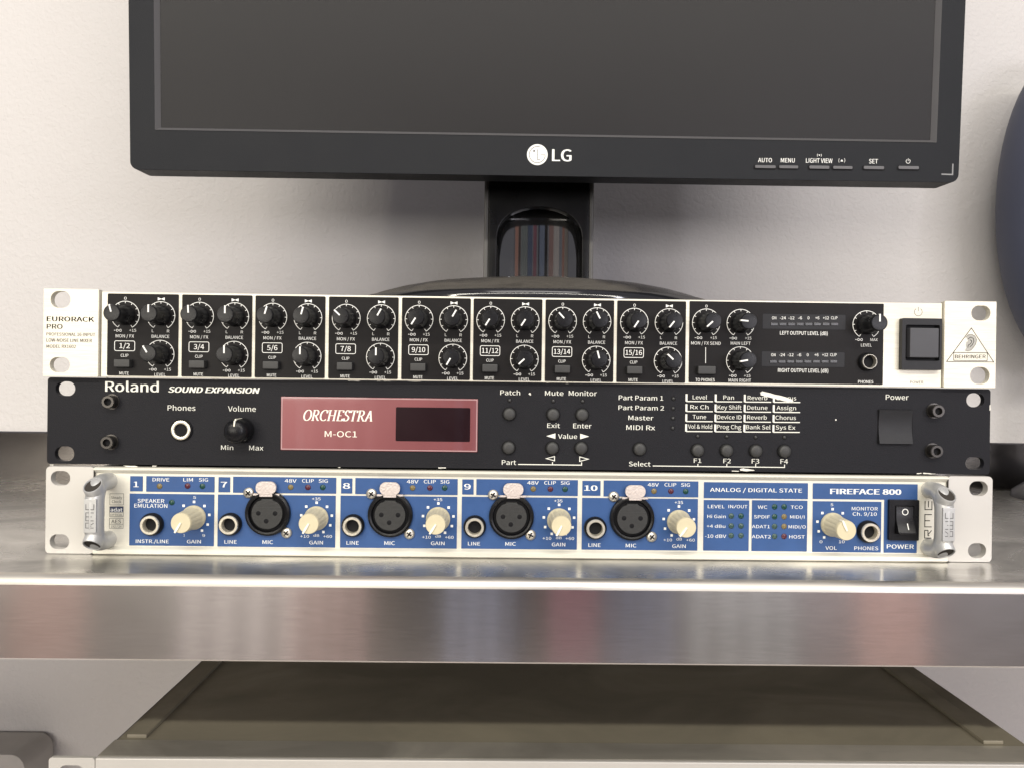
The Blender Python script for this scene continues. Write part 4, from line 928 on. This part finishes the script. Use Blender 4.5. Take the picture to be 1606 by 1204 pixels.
def dusty():
    mt = mat('dusty_gloss', (0.01, 0.01, 0.012), 0.1, var=.2); nt = mt.node_tree; N = nt.nodes; L = nt.links; b = N['Principled BSDF']
    geo = N.new('ShaderNodeNewGeometry'); sep = N.new('ShaderNodeSeparateXYZ'); L.new(geo.outputs['Normal'], sep.inputs[0])
    tc = N.new('ShaderNodeTexCoord'); nz = N.new('ShaderNodeTexNoise'); nz.inputs['Scale'].default_value = 14; nz.inputs['Detail'].default_value = 6; L.new(tc.outputs['Object'], nz.inputs['Vector'])
    nf = N.new('ShaderNodeTexNoise'); nf.inputs['Scale'].default_value = 900; L.new(tc.outputs['Object'], nf.inputs['Vector'])
    r1_ = N.new('ShaderNodeMapRange'); r1_.inputs['From Min'].default_value = .6; r1_.inputs['From Max'].default_value = .9; L.new(sep.outputs['Z'], r1_.inputs[0])
    r2_ = N.new('ShaderNodeMapRange'); r2_.inputs['From Min'].default_value = .36; r2_.inputs['From Max'].default_value = .46; r2_.inputs['To Min'].default_value = .25; L.new(nz.outputs['Fac'], r2_.inputs[0])
    mu = N.new('ShaderNodeMath'); mu.operation = 'MULTIPLY'; L.new(r1_.outputs[0], mu.inputs[0]); L.new(r2_.outputs[0], mu.inputs[1])
    m2_ = N.new('ShaderNodeMath'); m2_.operation = 'MULTIPLY'; L.new(mu.outputs[0], m2_.inputs[0]); L.new(nf.outputs['Fac'], m2_.inputs[1])
    m3_ = N.new('ShaderNodeMath'); m3_.operation = 'MULTIPLY'; m3_.inputs[1].default_value = 1.4; m3_.use_clamp = True; L.new(m2_.outputs[0], m3_.inputs[0])
    mx = N.new('ShaderNodeMix'); mx.data_type = 'RGBA'; mx.inputs[6].default_value = (.012, .012, .014, 1); mx.inputs[7].default_value = (.10, .09, .075, 1)
    L.new(m3_.outputs[0], mx.inputs[0]); L.new(mx.outputs[2], b.inputs['Base Color'])
    rr_ = N.new('ShaderNodeMapRange'); rr_.inputs['To Min'].default_value = .1; rr_.inputs['To Max'].default_value = .8; L.new(m3_.outputs[0], rr_.inputs[0]); L.new(rr_.outputs[0], b.inputs['Roughness'])
    return mt
build('stand_base', bm_, dusty(), MT, angle=50)

# ================================================================== rack case under the shelf
LC = thing('rack_case', 'dull grey metal rack case with raised side rims, in the shade under the steel shelf', 'rack case', (-226, -1, -191))
ZL = 88.0      # lid height above the case's foot
b = MB(); b.box(23.5, 508, 0, ZL - .3, -215, -1.5); build('case_body', b, M['chassis'], LC)
b = MB(); b.box(23.3, 520, 0, ZL + .2, -1.5, 1.2); build('front_panel', b, M['alu_satin'], LC, bevel=.8)
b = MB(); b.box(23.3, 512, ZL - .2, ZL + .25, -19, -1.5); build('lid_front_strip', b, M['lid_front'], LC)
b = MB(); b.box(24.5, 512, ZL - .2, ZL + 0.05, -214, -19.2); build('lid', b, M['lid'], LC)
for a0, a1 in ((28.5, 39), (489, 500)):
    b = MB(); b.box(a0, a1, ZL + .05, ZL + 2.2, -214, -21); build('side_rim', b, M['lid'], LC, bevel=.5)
b = MB(); b.prism(rrect(0, 23.1, 0, ZL + .2, 1.5, 4), -1.5, .9, [rrect(5.2, 17.5, ZL - 10.5, ZL - 3.6, 3.3, 6), rrect(5.2, 17.5, 5, 12, 3.3, 6)]); build('rack_ear', b, M['alu_satin'], LC, bevel=.3)
# what stands at the lower left: the rounded corner of a dark case against the wall
b = MB(); b.prism(rrect(-700, -384, -420, -218, 12, 8), -276, -236)
o = build('equipment_case', b, M['box_dark'], bevel=8, segs=3); o['label'] = 'brown grey round-cornered case at bottom left, beside the rack case'; o['category'] = 'case'

# ================================================================== oval object at the right edge
OV = thing('oval_speaker', 'dark blue oval object at the right edge of the shelf, beside the monitor', 'speaker', (466, 225, 0))
b = MB(); vs = []; fs = []; nu, nv = 48, 24
for j in range(nv + 1):
    t = math.pi * j / nv
    for k in range(nu):
        q_ = 2 * math.pi * k / nu; vs.append(((62 * math.sin(t) ** .9 * math.cos(q_)) * S, (48 * math.sin(t) ** .9 * math.sin(q_)) * S, (238 + 133 * math.cos(t)) * S))
fs = [(j * nu + k, j * nu + (k + 1) % nu, (j + 1) * nu + (k + 1) % nu, (j + 1) * nu + k) for j in range(nv) for k in range(nu)]
b.add(vs, fs); build('shell', b, M['oval_blue'], OV, angle=80)
b = MB(); b.lathe(0, 0, [(0, 0), (45, 0), (44, 5), (30, 16), (10, 26), (8, 125), (0, 125)], 40)
b.v = [(x_, z_, -y_) for x_, y_, z_ in b.v]; build('stand', b, M['foot_dark'], OV, angle=50)
